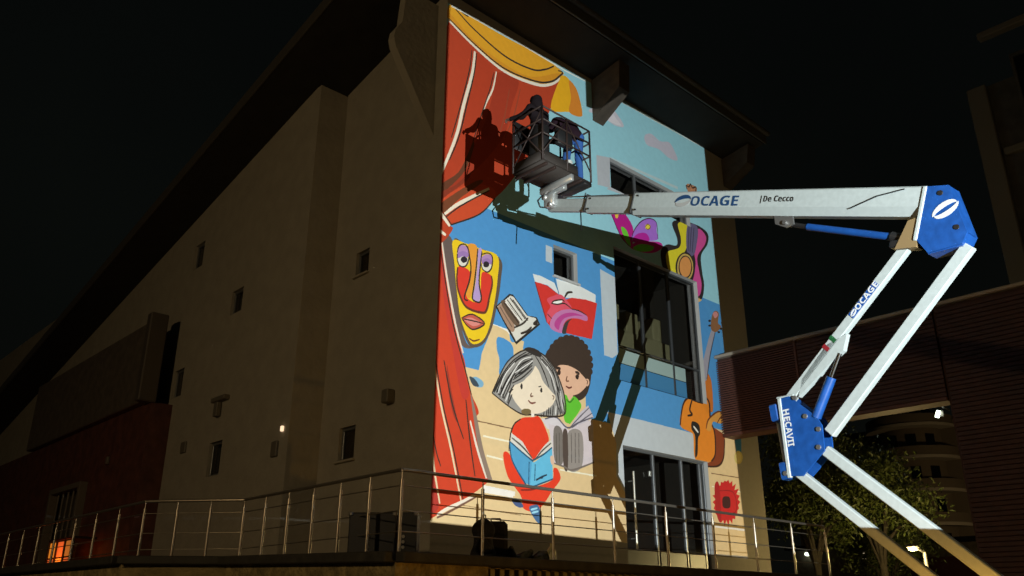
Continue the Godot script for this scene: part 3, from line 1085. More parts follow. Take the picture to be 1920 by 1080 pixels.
	plate(st, [Vector2(4.70, 6.78), Vector2(4.98, 6.68), Vector2(4.98, 6.56), Vector2(4.86, 6.55), Vector2(4.70, 6.66)], o + Vector3(0, 0, 0.07), Vector3.RIGHT, Vector3.UP, 0.03)
	tube(st, o + Vector3(4.86, 6.62, -0.05), o + Vector3(4.86, 6.62, 0.12), 0.03, 0.03, 12)
	obj("cylinder_lug", st, steel, cyl)
	st = mb()
	box(st, o + Vector3(6.38, 5.78, 0.0), Vector3(0.30, 0.10, 0.24), Basis(Vector3.BACK, -0.2), 0.02)
	obj("pivot_block", st, black, cyl)
	# upper pair of links
	link(t, "upper_link", o + Vector3(6.40, 5.74, 0.02), o + Vector3(4.56, 4.20, 0.02), 0.128, 0.10, white)
	link(t, "upper_link", o + Vector3(7.11, 5.52, 0.02), o + Vector3(5.06, 3.68, 0.02), 0.148, 0.10, white)
	var ld := (Vector3(6.40, 5.74, 0) - Vector3(4.56, 4.20, 0)).normalized()
	var lu := Vector3(-ld.y, ld.x, 0)
	var lp := o + Vector3(6.40, 5.74, 0.0745) - ld * 0.80
	st = mb()
	box(st, lp, Vector3(0.52, 0.085, 0.006), Basis(ld, lu, Vector3(0, 0, 1)))
	var badge := obj("badge", st, blue, t)
	lettering(badge, lp + Vector3(0, 0, 0.005) - ld * 0.15 - lu * 0.0, -ld, lu, "OCAGE", 0.075, mat("decal white", Color.WHITE), 1.2)
	swoosh(badge, lp + Vector3(0, 0, 0.005) - ld * 0.20, ld, lu, 0.085, mat("decal white", Color.WHITE), mat("decal white", Color.WHITE))
	for q in [[1.42, lin(0.01, 0.09, 0.03)], [1.56, lin(0.22, 0.012, 0.02)]]:
		st = mb()
		box(st, o + Vector3(6.40, 5.74, 0.0745) - ld * q[0] + lu * 0.012, Vector3(0.055, 0.10, 0.005), Basis(ld, lu, Vector3(0, 0, 1)))
		obj("flag_stripe", st, mat("flag %.2f" % q[0], q[1], 0.5), t)
	# gusset and second cylinder
	st = mb()
	plate(st, [Vector2(5.20, 4.78), Vector2(5.50, 4.86), Vector2(5.42, 4.66), Vector2(5.28, 4.58), Vector2(5.02, 4.40), Vector2(4.72, 4.20), Vector2(4.80, 4.42)], o + Vector3(0, 0, 0.03), Vector3.RIGHT, Vector3.UP, 0.08)
	obj("gusset", st, white, t)
	st = mb()
	tube(st, o + Vector3(4.92, 3.90, 0.05), o + Vector3(5.20, 4.36, 0.05), 0.062, 0.062, 14)
	var cyl2 := obj("knee_cylinder", st, blue, t)
	st = mb()
	tube(st, o + Vector3(5.20, 4.36, 0.05), o + Vector3(5.36, 4.64, 0.05), 0.028, 0.028, 12)
	obj("rod", st, mat("chrome rod", lin(0.6, 0.6, 0.6), 0.15, 1.0), cyl2)
	# knee: two blue plates
	var knee := [Vector2(4.44, 4.22), Vector2(4.60, 4.23), Vector2(4.95, 3.90), Vector2(5.01, 3.78), Vector2(5.0, 3.47), Vector2(4.66, 3.20), Vector2(4.47, 3.22)]
	st = mb()
	for z in [-0.105, 0.085]:
		plate(st, knee, o + Vector3(0, 0, z), Vector3.RIGHT, Vector3.UP, 0.022)
	var kn := obj("knee", st, blue, t)
	st = mb()
	beam(st, o + Vector3(4.45, 4.23, 0.085), o + Vector3(4.47, 3.20, 0.085), 0.05, 0.05, 0.008)
	beam(st, o + Vector3(4.30, 4.10, -0.05), o + Vector3(4.35, 3.34, -0.05), 0.03, 0.09, 0.008)
	beam(st, o + Vector3(4.40, 4.24, 0.03), o + Vector3(4.66, 4.235, 0.03), 0.03, 0.12, 0.008)
	obj("knee_edge", st, white, kn)
	st = mb()
	box(st, o + Vector3(4.34, 4.06, 0.0), Vector3(0.12, 0.22, 0.20), Basis(Vector3.BACK, 0.08), 0.015)
	obj("knee_block", st, blue, kn)
	st = mb()
	box(st, o + Vector3(4.39, 3.30, 0.0), Vector3(0.12, 0.22, 0.20), Basis(Vector3.BACK, 0.08), 0.015)
	obj("knee_block", st, blue, kn)
	for q in [Vector2(4.80, 3.93), Vector2(4.96, 3.74), Vector2(4.93, 3.52), Vector2(4.42, 3.26), Vector2(4.68, 4.19)]:
		st = mb()
		tube(st, o + Vector3(q.x, q.y, 0.09), o + Vector3(q.x, q.y, 0.115), 0.034, 0.03, 12)
		obj("pivot_cap", st, steel, kn)
	lettering(kn, o + Vector3(4.525, 4.08, 0.100), Vector3(-0.03, 1, 0).normalized(), Vector3(1, 0.03, 0), "HE", 0.088, mat("decal white", Color.WHITE), 1.1)
	lettering(kn, o + Vector3(4.537, 3.91, 0.100), Vector3(-0.03, 1, 0).normalized(), Vector3(1, 0.03, 0), "CAVII", 0.088, mat("decal white", Color.WHITE), 1.0)
	# lower pair of links
	link(t, "lower_link", o + Vector3(4.56, 3.26, 0.02), o + Vector3(7.2, 0.92, 0.02), 0.115, 0.10, white)
	link(t, "lower_link", o + Vector3(4.98, 3.48, 0.02), o + Vector3(7.8, 0.92, 0.02), 0.135, 0.10, white)
	# turret and tracked chassis in the street
	st = mb()
	plate(st, [Vector2(6.95, 0.55), Vector2(7.1, 1.1), Vector2(7.95, 1.12), Vector2(8.5, 0.9), Vector2(8.6, 0.55)], o, Vector3.RIGHT, Vector3.UP, 0.5)
	obj("turret", st, blue, t)
	st = mb()
	box(st, o + Vector3(8.1, 0.42, 0), Vector3(2.0, 0.26, 0.7), Basis(), 0.03)
	var ch := obj("chassis", st, blue, t)
	for z in [-0.42, 0.42]:
		st = mb()
		plate(st, [Vector2(-0.8, 0.02), Vector2(-0.95, 0.14), Vector2(-0.9, 0.3), Vector2(-0.75, 0.36), Vector2(0.75, 0.36), Vector2(0.9, 0.3), Vector2(0.95, 0.14), Vector2(0.8, 0.02)], o + Vector3(8.1, 0, z), Vector3.RIGHT, Vector3.UP, 0.2)
		obj("track", st, black, ch)
	for q in [Vector2(-1, -1), Vector2(-1, 1), Vector2(1, -1), Vector2(1, 1)]:
		st = mb()
		var a := o + Vector3(8.1 + q.x * 0.8, 0.5, q.y * 0.2)
		var b := o + Vector3(8.1 + q.x * 1.5, 0.45, q.y * 1.2)
		beam(st, a, b, 0.12, 0.1, 0.01)
		tube(st, b, Vector3(b.x, 0.03, b.z), 0.035)
		tube(st, Vector3(b.x, 0.0, b.z), Vector3(b.x, 0.05, b.z), 0.15, 0.12, 14)
		obj("outrigger", st, blue, t)
	build_basket(t, turn)

func link(t: Node3D, called: String, a: Vector3, b: Vector3, high: float, wide: float, m: Material) -> void:
	var st := mb()
	beam(st, a, b, high, wide, 0.012)
	obj(called, st, m, t)

# raised letters a millimetre thick; `back` is the direction that reading runs against
func lettering(parent: Node3D, at: Vector3, back: Vector3, up: Vector3, words: String, high: float, m: Material, stretch: float) -> void:
	var tm := TextMesh.new()
	var f := SystemFont.new()
	f.font_names = PackedStringArray(["Droid Sans"])
	f.font_weight = 700
	tm.font = f
	tm.text = words
	tm.font_size = 64
	tm.pixel_size = high / 46.0
	tm.depth = 0.004
	tm.horizontal_alignment = HORIZONTAL_ALIGNMENT_LEFT
	tm.vertical_alignment = VERTICAL_ALIGNMENT_CENTER
	var o := MeshInstance3D.new()
	o.mesh = tm
	o.material_override = m
	o.name = "lettering"
	parent.add_child(o, true)
	o.transform = Transform3D(Basis(-back * stretch, up, Vector3(0, 0, 1)), at)

# two crescents that close into an eye
func swoosh(parent: Node3D, at: Vector3, u: Vector3, v: Vector3, r: float, m1: Material, m2: Material) -> void:
	for k in 2:
		var s := 1.0 if k == 0 else -1.0
		var p := []
		for i in 13:
			var a := PI * i / 12.0
			p.append(Vector2(-cos(a) * r * 0.62, sin(a) * r * 0.36 + cos(a) * -r * 0.10) * s + Vector2(-0.03, 0.0) * r * s)
		for i in range(11, 0, -1):
			var a := PI * i / 12.0
			p.append(Vector2(-cos(a) * r * 0.56 - r * 0.03, sin(a) * r * 0.12 + cos(a) * -r * 0.10 - r * 0.01) * s)
		var st := mb()
		plate(st, p, at, u, v, 0.006)
		obj("emblem", st, m1 if k == 0 else m2, parent)

# the basket stands square to the wall: undo the lift's turn so that it can be given in the place's own axes
func build_basket(t: Node3D, turn: float) -> void:
	var inv := t.transform.affine_inverse()
	var rails := mat("dark basket rail", lin(0.022, 0.011, 0.009), 0.6)  # projected curtain's red-brown put into the rail and panel colours
	var panel := mat("dark basket panel", lin(0.024, 0.018, 0.015), 0.8)
	var alu := mat("aluminium", lin(0.5, 0.52, 0.52), 0.35, 0.6)
	var lo := Vector3(-0.50, 9.10, 2.74)
	var hi := Vector3(0.78, 10.20, 3.50)
	var st := mb()
	box(st, Vector3(0.14, 9.085, 3.12), Vector3(1.28, 0.035, 0.76))
	var bk := obj("basket", xf(st, inv), panel, t)
	# floor beams underneath
	st = mb()
	for x in [-0.42, -0.2, 0.5, 0.74]:
		st = mb()
		box(st, Vector3(x, 9.04, 3.12), Vector3(0.05, 0.055, 0.80), Basis(), 0.006)
		obj("floor_beam", xf(st, inv), rails, bk)
	st = mb()
	box(st, Vector3(-0.30, 9.93, 2.765), Vector3(0.38, 0.56, 0.02), Basis(), 0.006)
	obj("rail_cover", xf(st, inv), mat("lift black", Color.WHITE), bk)
	st = mb()
	box(st, Vector3(0.24, 9.0, 3.12), Vector3(0.07, 0.13, 0.82), Basis(), 0.008)
	box(st, Vector3(0.40, 9.0, 3.0), Vector3(0.10, 0.12, 0.4), Basis(), 0.01)
	obj("support_beam", xf(st, inv), alu, bk)
	st = mb()
	box(st, Vector3(0.68, 9.03, 3.12), Vector3(0.2, 0.07, 0.80), Basis(), 0.01)
	obj("step_plate", xf(st, inv), mat("lift black", Color.WHITE), bk)
	# mount on the boom tip
	st = mb()
	box(st, Vector3(0.42, 8.86, 2.80), Vector3(0.17, 0.30, 0.26), Basis(), 0.03)
	tube(st, Vector3(0.31, 8.92, 2.72), Vector3(0.53, 8.92, 2.72), 0.06, 0.06, 14)
	tube(st, Vector3(0.33, 8.74, 2.84), Vector3(0.51, 8.74, 2.84), 0.05, 0.05, 14)
	obj("basket_mount", xf(st, inv), alu, bk)
	st = mb()
	pipe_run(st, [Vector3(0.32, 8.98, 2.68), Vector3(0.25, 8.86, 2.62), Vector3(0.27, 8.72, 2.66), Vector3(0.33, 8.68, 2.78)], 0.014)
	obj("hose", xf(st, inv), mat("lift black", Color.WHITE), bk)
	# posts and rails
	for c in [Vector3(lo.x, 0, lo.z), Vector3(hi.x, 0, lo.z), Vector3(hi.x, 0, hi.z), Vector3(lo.x, 0, hi.z), Vector3(0.14, 0, lo.z), Vector3(0.14, 0, hi.z)]:
		st = mb()
		tube(st, Vector3(c.x, lo.y, c.z), Vector3(c.x, hi.y, c.z), 0.019, 0.019, 10)
		obj("post", xf(st, inv), rails, bk)
	for y in [9.65, 9.93, 10.2]:
		st = mb()
		pipe_run(st, [Vector3(lo.x, y, lo.z), Vector3(hi.x, y, lo.z), Vector3(hi.x, y, hi.z), Vector3(lo.x, y, hi.z), Vector3(lo.x, y, lo.z)], 0.017, 10)
		obj("rail", xf(st, inv), rails, bk)
	for q in [[Vector3(lo.x, 9.2, lo.z), Vector3(lo.x, 10.15, hi.z)], [Vector3(lo.x, 10.15, lo.z), Vector3(lo.x, 9.2, hi.z)], [Vector3(lo.x, 9.25, hi.z), Vector3(0.14, 10.15, hi.z)], [Vector3(0.14, 10.15, hi.z), Vector3(hi.x, 9.3, hi.z)]]:
		st = mb()
		tube(st, q[0], q[1], 0.013, 0.013, 8)
		obj("brace", xf(st, inv), rails, bk)
	st = mb()
	box(st, Vector3(lo.x + 0.005, 9.2, 3.12), Vector3(0.012, 0.18, 0.72))
	obj("kick_board", xf(st, inv), panel, bk)
	st = mb()
	box(st, Vector3(0.14, 9.2, lo.z + 0.005), Vector3(1.24, 0.18, 0.012))
	obj("kick_board", xf(st, inv), panel, bk)
	st = mb()
	box(st, Vector3(-0.03, 9.2, hi.z - 0.005), Vector3(0.9, 0.18, 0.012))
	obj("kick_board", xf(st, inv), panel, bk)
	st = mb()
	box(st, Vector3(-0.34, 9.55, 3.26), Vector3(0.22, 0.72, 0.34), Basis(), 0.02)
	obj("control_box", xf(st, inv), mat("lift black", Color.WHITE), bk)
	st = mb()
	box(st, Vector3(0.14, 9.80, 3.42), Vector3(0.40, 0.34, 0.12), Basis(), 0.02)
	obj("control_panel", xf(st, inv), mat("lift black", Color.WHITE), bk)
	# paint pails on the floor
	tub(Vector3(0.26, 9.13, 3.38), 0.10, 0.24, "white paint pail on the basket floor beside the person in jeans", lin(0.5, 0.5, 0.48))
	tub(Vector3(-0.30, 9.13, 3.34), 0.09, 0.20, "dark red paint pail on the basket floor at its outer left corner", lin(0.14, 0.02, 0.015))

func tub(at: Vector3, r: float, h: float, label: String, c: Color) -> void:
	var t := thing("paint_pail", label, "paint pail", at, 0.0)
	var st := mb()
	tube(st, Vector3.ZERO, Vector3(0, h, 0), r * 0.86, r, 16)
	tube(st, Vector3(0, h - 0.02, 0), Vector3(0, h + 0.004, 0), r * 1.05, r * 1.05, 16)
	obj("pail", st, mat("pail " + label, c, 0.5), t)
	st = mb()
	var p := []
	for i in 9:
		var a := PI * i / 8.0
		p.append(Vector3(cos(a) * r * 1.04, h * 0.85 + sin(a) * -0.09, r * 0.35 * sin(a) + 0.02))
	pipe_run(st, p, 0.004, 6)
	obj("handle", st, mat("lift steel", Color.WHITE), t)

# moves what st holds by x
func xf(st: SurfaceTool, x: Transform3D) -> SurfaceTool:
	st.generate_normals()
	var m := st.commit()
	var out := SurfaceTool.new()
	out.begin(Mesh.PRIMITIVE_TRIANGLES)
	out.set_smooth_group(-1)
	out.append_from(m, 0, x)
	return out

# ---------------------------------------------------------------- things left on the terrace
func build_terrace_things() -> void:
	var black := mat("black cloth", lin(0.008, 0.008, 0.009), 0.9, 0.0, 0.6, 3.0)
	var t := thing("backpack", "black rounded backpack leaning behind the railing's second post", "backpack", Vector3(-1.50, 2.265, 3.16), -0.76)
	var st := mb()
	skin(st, [[Vector3(0, 0.13, 0), Vector3(0, 0.50, 0), 0.15, 0.125], [Vector3(-0.07, 0.12, 0), Vector3(0.07, 0.12, 0), 0.115, 0.115], [Vector3(-0.06, 0.46, 0), Vector3(0.06, 0.46, 0), 0.11, 0.11]], 0.02, 0.05)
	obj("bag", st, black, t)
	st = mb()
	skin(st, [[Vector3(-0.05, 0.2, 0.13), Vector3(0.05, 0.2, 0.13), 0.08, 0.08], [Vector3(0, 0.28, 0.13), Vector3(0, 0.2, 0.14), 0.07, 0.08]], 0.02, 0.03)
	obj("pocket", st, black, t)
	st = mb()
	pipe_run(st, [Vector3(-0.03, 0.60, 0), Vector3(-0.03, 0.67, 0), Vector3(0.03, 0.67, 0), Vector3(0.03, 0.60, 0)], 0.009)
	obj("handle", st, black, t)
	t = thing("suitcase", "black upright trolley case standing right of the backpack", "suitcase", Vector3(-1.16, 2.265, 3.05), -0.76)
	st = mb()
	box(st, Vector3(0, 0.33, 0), Vector3(0.36, 0.56, 0.24), Basis(), 0.05)
	obj("case", st, black, t)
	st = mb()
	for x in [-0.13, 0.13]:
		tube(st, Vector3(x, 0.03, -0.09), Vector3(x + 0.03, 0.03, -0.09), 0.03, 0.03, 12)
		tube(st, Vector3(x, 0.03, 0.09), Vector3(x + 0.03, 0.03, 0.09), 0.03, 0.03, 12)
	obj("wheels", st, black, t)
	st = mb()
	pipe_run(st, [Vector3(-0.07, 0.60, -0.08), Vector3(-0.07, 0.66, -0.08), Vector3(0.07, 0.66, -0.08), Vector3(0.07, 0.60, -0.08)], 0.01)
	obj("handle", st, black, t)
	# equipment cases behind the side railing's corner
	var navy := mat("navy case", lin(0.008, 0.011, 0.022), 0.5, 0.0, 0.7, 2.0)
	for k in 2:
		var w: float = [0.64, 0.26][k]
		t = thing("equipment_case", ["wide dark navy equipment case on the terrace left of the corner post", "small dark equipment case between the two posts at the terrace corner"][k], "case", [Vector3(-2.98, 2.27, 2.56), Vector3(-2.64, 2.27, 2.90)][k], -0.76)
		st = mb()
		box(st, Vector3(0, 0.32, 0), Vector3(w, 0.60, 0.42), Basis(), 0.015)
		obj("case", st, navy, t)
		st = mb()
		for x in [-1, 1]:
			for y in [0.04, 0.60]:
				for z in [-1, 1]:
					box(st, Vector3(x * (w * 0.5 - 0.02), y, z * 0.20), Vector3(0.06, 0.06, 0.06), Basis(), 0.015)
		obj("corner_guard", st, mat("lift steel", Color.WHITE), t)
		st = mb()
		for y in [0.16, 0.23, 0.30]:
			tube(st, Vector3(-0.05, y, 0.21), Vector3(-0.05, y, 0.225), 0.022, 0.022, 10)
		obj("latch", st, mat("lift steel", Color.WHITE), t)
	# tarp bundle and jug behind the front railing
	t = thing("tarpaulin", "crumpled dark olive tarpaulin lying on the terrace right of the trolley case", "tarpaulin", Vector3(-0.72, 2.265, 3.12), -0.76)
	st = mb()
	var r := RandomNumberGenerator.new()
	r.seed = 5
	var lumps := []
	for i in 11:
		var a := Vector3(-0.38 + i * 0.075, 0.06 + r.randf() * 0.10, r.randf_range(-0.1, 0.1))
		lumps.append([a, a + Vector3(r.randf_range(-0.1, 0.1), r.randf_range(0.02, 0.12), r.randf_range(-0.1, 0.1)), 0.07 + r.randf() * 0.04, 0.04])
	skin(st, lumps, 0.02, 0.03)
	obj("cloth", st, mat("olive cloth", lin(0.10, 0.10, 0.06), 0.8, 0.0, 0.5, 2.0), t)
	t = thing("jug", "small pale plastic jug standing at the foot of the railing's third post", "jug", Vector3(-0.36, 2.265, 3.42))
	st = mb()
	skin(st, [[Vector3(0, 0.07, 0), Vector3(0, 0.19, 0), 0.075, 0.068], [Vector3(0, 0.19, 0), Vector3(0, 0.30, 0), 0.05, 0.02]], 0.012, 0.03)
	obj("body", st, mat("yellowed plastic", lin(0.38, 0.34, 0.16), 0.4), t)
	st = mb()
	tube(st, Vector3(0, 0.30, 0), Vector3(0, 0.33, 0), 0.022, 0.022, 12)
	obj("cap", st, mat("yellowed plastic", Color.WHITE), t)
	# glowing orange box by the red hall's side door
	t = thing("light_box", "glowing orange light box standing behind the far railing by the barred door", "light box", Vector3(-2.0, 2.18, -13.4))
	st = mb()
	box(st, Vector3(0, 1.32, 0), Vector3(0.6, 0.06, 2.1), Basis(), 0.01)
	box(st, Vector3(0, 0.2, 0), Vector3(0.6, 0.4, 2.1), Basis(), 0.01)
	for z in [-1.02, -0.34, 0.34, 1.02]:
		box(st, Vector3(-0.28, 0.8, z), Vector3(0.05, 1.0, 0.05), Basis(), 0.01)
	obj("frame", st, mat("dark basket rail", Color.WHITE), t)
	for i in 3:
		for k in 2:
			st = mb()
			box(st, Vector3(-0.25, 0.62 + k * 0.44, -0.68 + i * 0.68), Vector3(0.03, 0.40, 0.60), Basis(), 0.01)
			obj("glowing_pane", st, lamp_mat("orange lamp glow %d%d" % [i, k], Color(1.0, 0.36 + 0.2 * ((i + k) % 2), 0.07), [0.5, 0.8, 0.4, 0.55, 0.4, 0.25][i + k * 3]), t)
	bulb_light(Vector3(-0.5, 0.8, 0), Color(1.0, 0.35, 0.08), 0.25, 0.3, t)

# ---------------------------------------------------------------- people
func capsule_distance(p: Vector3, b: Array) -> float:
	var pa: Vector3 = p - b[0]
	var ba: Vector3 = b[1] - b[0]
	var t := clampf(pa.dot(ba) / maxf(ba.length_squared(), 1e-6), 0.0, 1.0)
	return (pa - ba * t).length() - lerpf(b[2], b[3], t)

# joins tapered capsules [from, to, radius, radius] smoothly and adds the skin of that field to st
func skin(st: SurfaceTool, bones: Array, cell: float, k: float) -> void:
	var lo := Vector3.INF
	var hi := -Vector3.INF
	for b in bones:
		var r: float = maxf(b[2], b[3]) + k + cell * 2.0
		lo = lo.min(b[0] - Vector3.ONE * r).min(b[1] - Vector3.ONE * r)
		hi = hi.max(b[0] + Vector3.ONE * r).max(b[1] + Vector3.ONE * r)
	var nx := int(ceil((hi.x - lo.x) / cell)) + 1
	var ny := int(ceil((hi.y - lo.y) / cell)) + 1
	var nz := int(ceil((hi.z - lo.z) / cell)) + 1
	var f := PackedFloat32Array()
	f.resize(nx * ny * nz)
	f.fill(1.0)
	for b in bones:
		var r: float = maxf(b[2], b[3]) + k + cell * 2.0
		var a0: Vector3 = (b[0].min(b[1]) - Vector3.ONE * r - lo) / cell
		var a1: Vector3 = (b[0].max(b[1]) + Vector3.ONE * r - lo) / cell
		for z in range(maxi(0, int(a0.z)), mini(nz - 1, int(a1.z)) + 1):
			for y in range(maxi(0, int(a0.y)), mini(ny - 1, int(a1.y)) + 1):
				for x in range(maxi(0, int(a0.x)), mini(nx - 1, int(a1.x)) + 1):
					var at := (z * ny + y) * nx + x
					var d := capsule_distance(lo + Vector3(x, y, z) * cell, b)
					var o := f[at]
					var h := maxf(k - absf(d - o), 0.0) / k
					f[at] = minf(d, o) - h * h * k * 0.25
	var spot := {}
	for z in nz - 1:
		for y in ny - 1:
			for x in nx - 1:
				var at := (z * ny + y) * nx + x
				var c := [f[at], f[at + 1], f[at + nx], f[at + nx + 1], f[at + nx * ny], f[at + nx * ny + 1], f[at + nx * ny + nx], f[at + nx * ny + nx + 1]]
				var inside := 0
				for v in c:
					if v < 0.0:
						inside += 1
				if inside == 0 or inside == 8:
					continue
				var sum := Vector3.ZERO
				var n := 0
				for i in 8:
					for ax in 3:
						var j := i | (1 << ax)
						if j == i or (c[i] < 0.0) == (c[j] < 0.0):
							continue
						var p := Vector3(i & 1, (i >> 1) & 1, (i >> 2) & 1)
						p[ax] = c[i] / (c[i] - c[j])
						sum += p
						n += 1
				spot[at] = lo + (Vector3(x, y, z) + sum / n) * cell
	st.set_smooth_group(2)
	var step := [1, nx, nx * ny]
	for at in spot:
		for ax in 3:
			var s1: int = step[(ax + 1) % 3]
			var s2: int = step[(ax + 2) % 3]
			# the grid edge from `at` along ax is shared by four cells
			if at + step[ax] >= f.size() or (f[at] < 0.0) == (f[at + step[ax]] < 0.0):
				continue
			if not (spot.has(at - s1) and spot.has(at - s2) and spot.has(at - s1 - s2)):
				continue
			var out := Vector3.ZERO
			out[ax] = 1.0 if f[at] < 0.0 else -1.0
			quad(st, spot[at], spot[at - s1], spot[at - s1 - s2], spot[at - s2], out)
	st.set_smooth_group(-1)

func hand(st: SurfaceTool, wrist: Vector3, towards: Vector3, back: Vector3, thumb_side: float) -> void:
	var d := towards.normalized()
	var side := d.cross(back).normalized() * thumb_side
	var n := side.cross(d).normalized() * thumb_side
	var palm := []
	for i in 4:
		var o := side * (0.027 - 0.018 * i)
		palm.append([wrist + o * 0.7, wrist + d * 0.085 + o, 0.013, 0.012])
		var l: float = [0.9, 1.0, 0.93, 0.75][i]
		var k1: Vector3 = wrist + d * 0.085 + o
		var k2: Vector3 = k1 + (d - n * 0.35).normalized() * 0.040 * l
		var k3: Vector3 = k2 + (d * 0.6 - n).normalized() * 0.026 * l
		var k4: Vector3 = k3 + (-d * 0.3 - n).normalized() * 0.020 * l
		palm.append([k1, k2, 0.0095, 0.009])
		palm.append([k2, k3, 0.009, 0.0085])
		palm.append([k3, k4, 0.0085, 0.007])
	var t0 := wrist + d * 0.025 + side * 0.025
	var t1 := t0 + (d * 0.8 + side * 0.7).normalized() * 0.04
	var t2 := t1 + (d - n * 0.6).normalized() * 0.03
	palm.append([t0, t1, 0.013, 0.011])
	palm.append([t1, t2, 0.0105, 0.008])
	skin(st, palm, 0.006, 0.006)

# j: joints relative to the feet; f: which way the face looks
func person(label: String, at: Vector3, j: Dictionary, f: Vector3, looks: Array, hooded: bool) -> void:
	var o := thing("person", label, "person", at, 0.0)
	var head: Vector3 = j.head
	var up: Vector3 = (head - j.neck).normalized()
	var side := f.cross(up).normalized()
	var body := mb()
	skin(body, [[j.pelvis, j.waist, 0.10, 0.09], [j.waist, j.chest, 0.09, 0.11], [j.chest, j.neck, 0.08, 0.055], [j.neck, head, 0.055, 0.055],
		[j.sh_l, j.el_l, 0.042, 0.034], [j.el_l, j.wr_l, 0.036, 0.026], [j.sh_r, j.el_r, 0.042, 0.034], [j.el_r, j.wr_r, 0.036, 0.026],
		[j.hip_l, j.kn_l, 0.07, 0.05], [j.kn_l, j.an_l, 0.048, 0.035], [j.hip_r, j.kn_r, 0.07, 0.05], [j.kn_r, j.an_r, 0.048, 0.035]], 0.02, 0.04)
	skin(body, [[head + up * 0.03 - f * 0.02, head + up * 0.035 + f * 0.02, 0.088, 0.086], [head - up * 0.02 + f * 0.03, head - up * 0.075 + f * 0.055, 0.066, 0.042],
		[head + up * 0.02 + f * 0.098, head - up * 0.022 + f * 0.118, 0.010, 0.015], [head - up * 0.055 + f * 0.088 - side * 0.018, head - up * 0.055 + f * 0.088 + side * 0.018, 0.010, 0.010],
		[head + up * 0.038 + f * 0.085 - side * 0.045, head + up * 0.042 + f * 0.095 + side * 0.0, 0.016, 0.012], [head + up * 0.038 + f * 0.085 + side * 0.045, head + up * 0.042 + f * 0.095, 0.016, 0.012],
		[head - up * 0.02 + side * 0.088, head + up * 0.025 + side * 0.092 - f * 0.01, 0.010, 0.016], [head - up * 0.02 - side * 0.088, head + up * 0.025 - side * 0.092 - f * 0.01, 0.010, 0.016]], 0.009, 0.02)
	hand(body, j.wr_l, j.hd_l, j.bk_l, 1.0)
	hand(body, j.wr_r, j.hd_r, j.bk_r, -1.0)
	var b := obj("body", body, mat("skin", lin(0.10, 0.05, 0.035), 0.6), o)
	var eyes := mb()
	for s in [-1.0, 1.0]:
		var e: Vector3 = head + up * 0.014 + f * 0.083 + side * (0.034 * s)
		tube(eyes, e, e + f * 0.008, 0.012, 0.006, 8)
	obj("eyes", eyes, mat("eye", lin(0.05, 0.04, 0.04), 0.3), b)
	var hair := mb()
	if hooded:
		skin(hair, [[head + up * 0.045 - f * 0.03, head + up * 0.06 + f * 0.015, 0.108, 0.1], [head - up * 0.06 - f * 0.04, j.neck - f * 0.03, 0.1, 0.1], [head + side * 0.03 - up * 0.03, head - side * 0.03 - up * 0.03 - f * 0.02, 0.094, 0.094]], 0.016, 0.04)
		obj("hood", hair, looks[0], o)
	else:
		skin(hair, [[head + up * 0.05 - f * 0.03, head + up * 0.06 + f * 0.01, 0.098, 0.092], [head - up * 0.02 - f * 0.045, head - up * 0.05 - f * 0.05, 0.075, 0.055]], 0.014, 0.03)
		obj("hair", hair, mat("dark hair", lin(0.012, 0.009, 0.008), 0.7), o)
	var coat := mb()
	skin(coat, [[j.pelvis - Vector3(0, 0.02, 0), j.waist, 0.155, 0.145], [j.waist, j.chest, 0.145, 0.15], [j.chest + side * 0.09, j.chest - side * 0.09, 0.12, 0.12], [j.chest, j.neck, 0.12, 0.07],
		[j.sh_l, j.el_l, 0.072, 0.058], [j.el_l, j.wr_l, 0.056, 0.044], [j.sh_r, j.el_r, 0.072, 0.058], [j.el_r, j.wr_r, 0.056, 0.044], [j.sh_l, j.chest, 0.075, 0.1], [j.sh_r, j.chest, 0.075, 0.1]], 0.018, 0.05)
	obj("jacket", coat, looks[0], o)
	var legs := mb()
	skin(legs, [[j.hip_l, j.hip_r, 0.11, 0.11], [j.pelvis, j.pelvis, 0.125, 0.125], [j.hip_l, j.kn_l, 0.098, 0.072], [j.kn_l, j.an_l, 0.072, 0.056], [j.hip_r, j.kn_r, 0.098, 0.072], [j.kn_r, j.an_r, 0.072, 0.056]], 0.018, 0.03)
	obj("trousers", legs, looks[1], o)
	for s in ["l", "r"]:
		var shoe := mb()
		var an: Vector3 = j["an_" + s]
		var toe: Vector3 = j["toe_" + s]
		skin(shoe, [[an - Vector3(0, 0.03, 0), an.lerp(toe, 0.5) - Vector3(0, 0.02, 0), 0.048, 0.046], [Vector3(an.x, 0.04, an.z), toe, 0.04, 0.038]], 0.012, 0.03)
		obj("shoe", shoe, mat("black shoe", lin(0.015, 0.014, 0.014), 0.5), o)

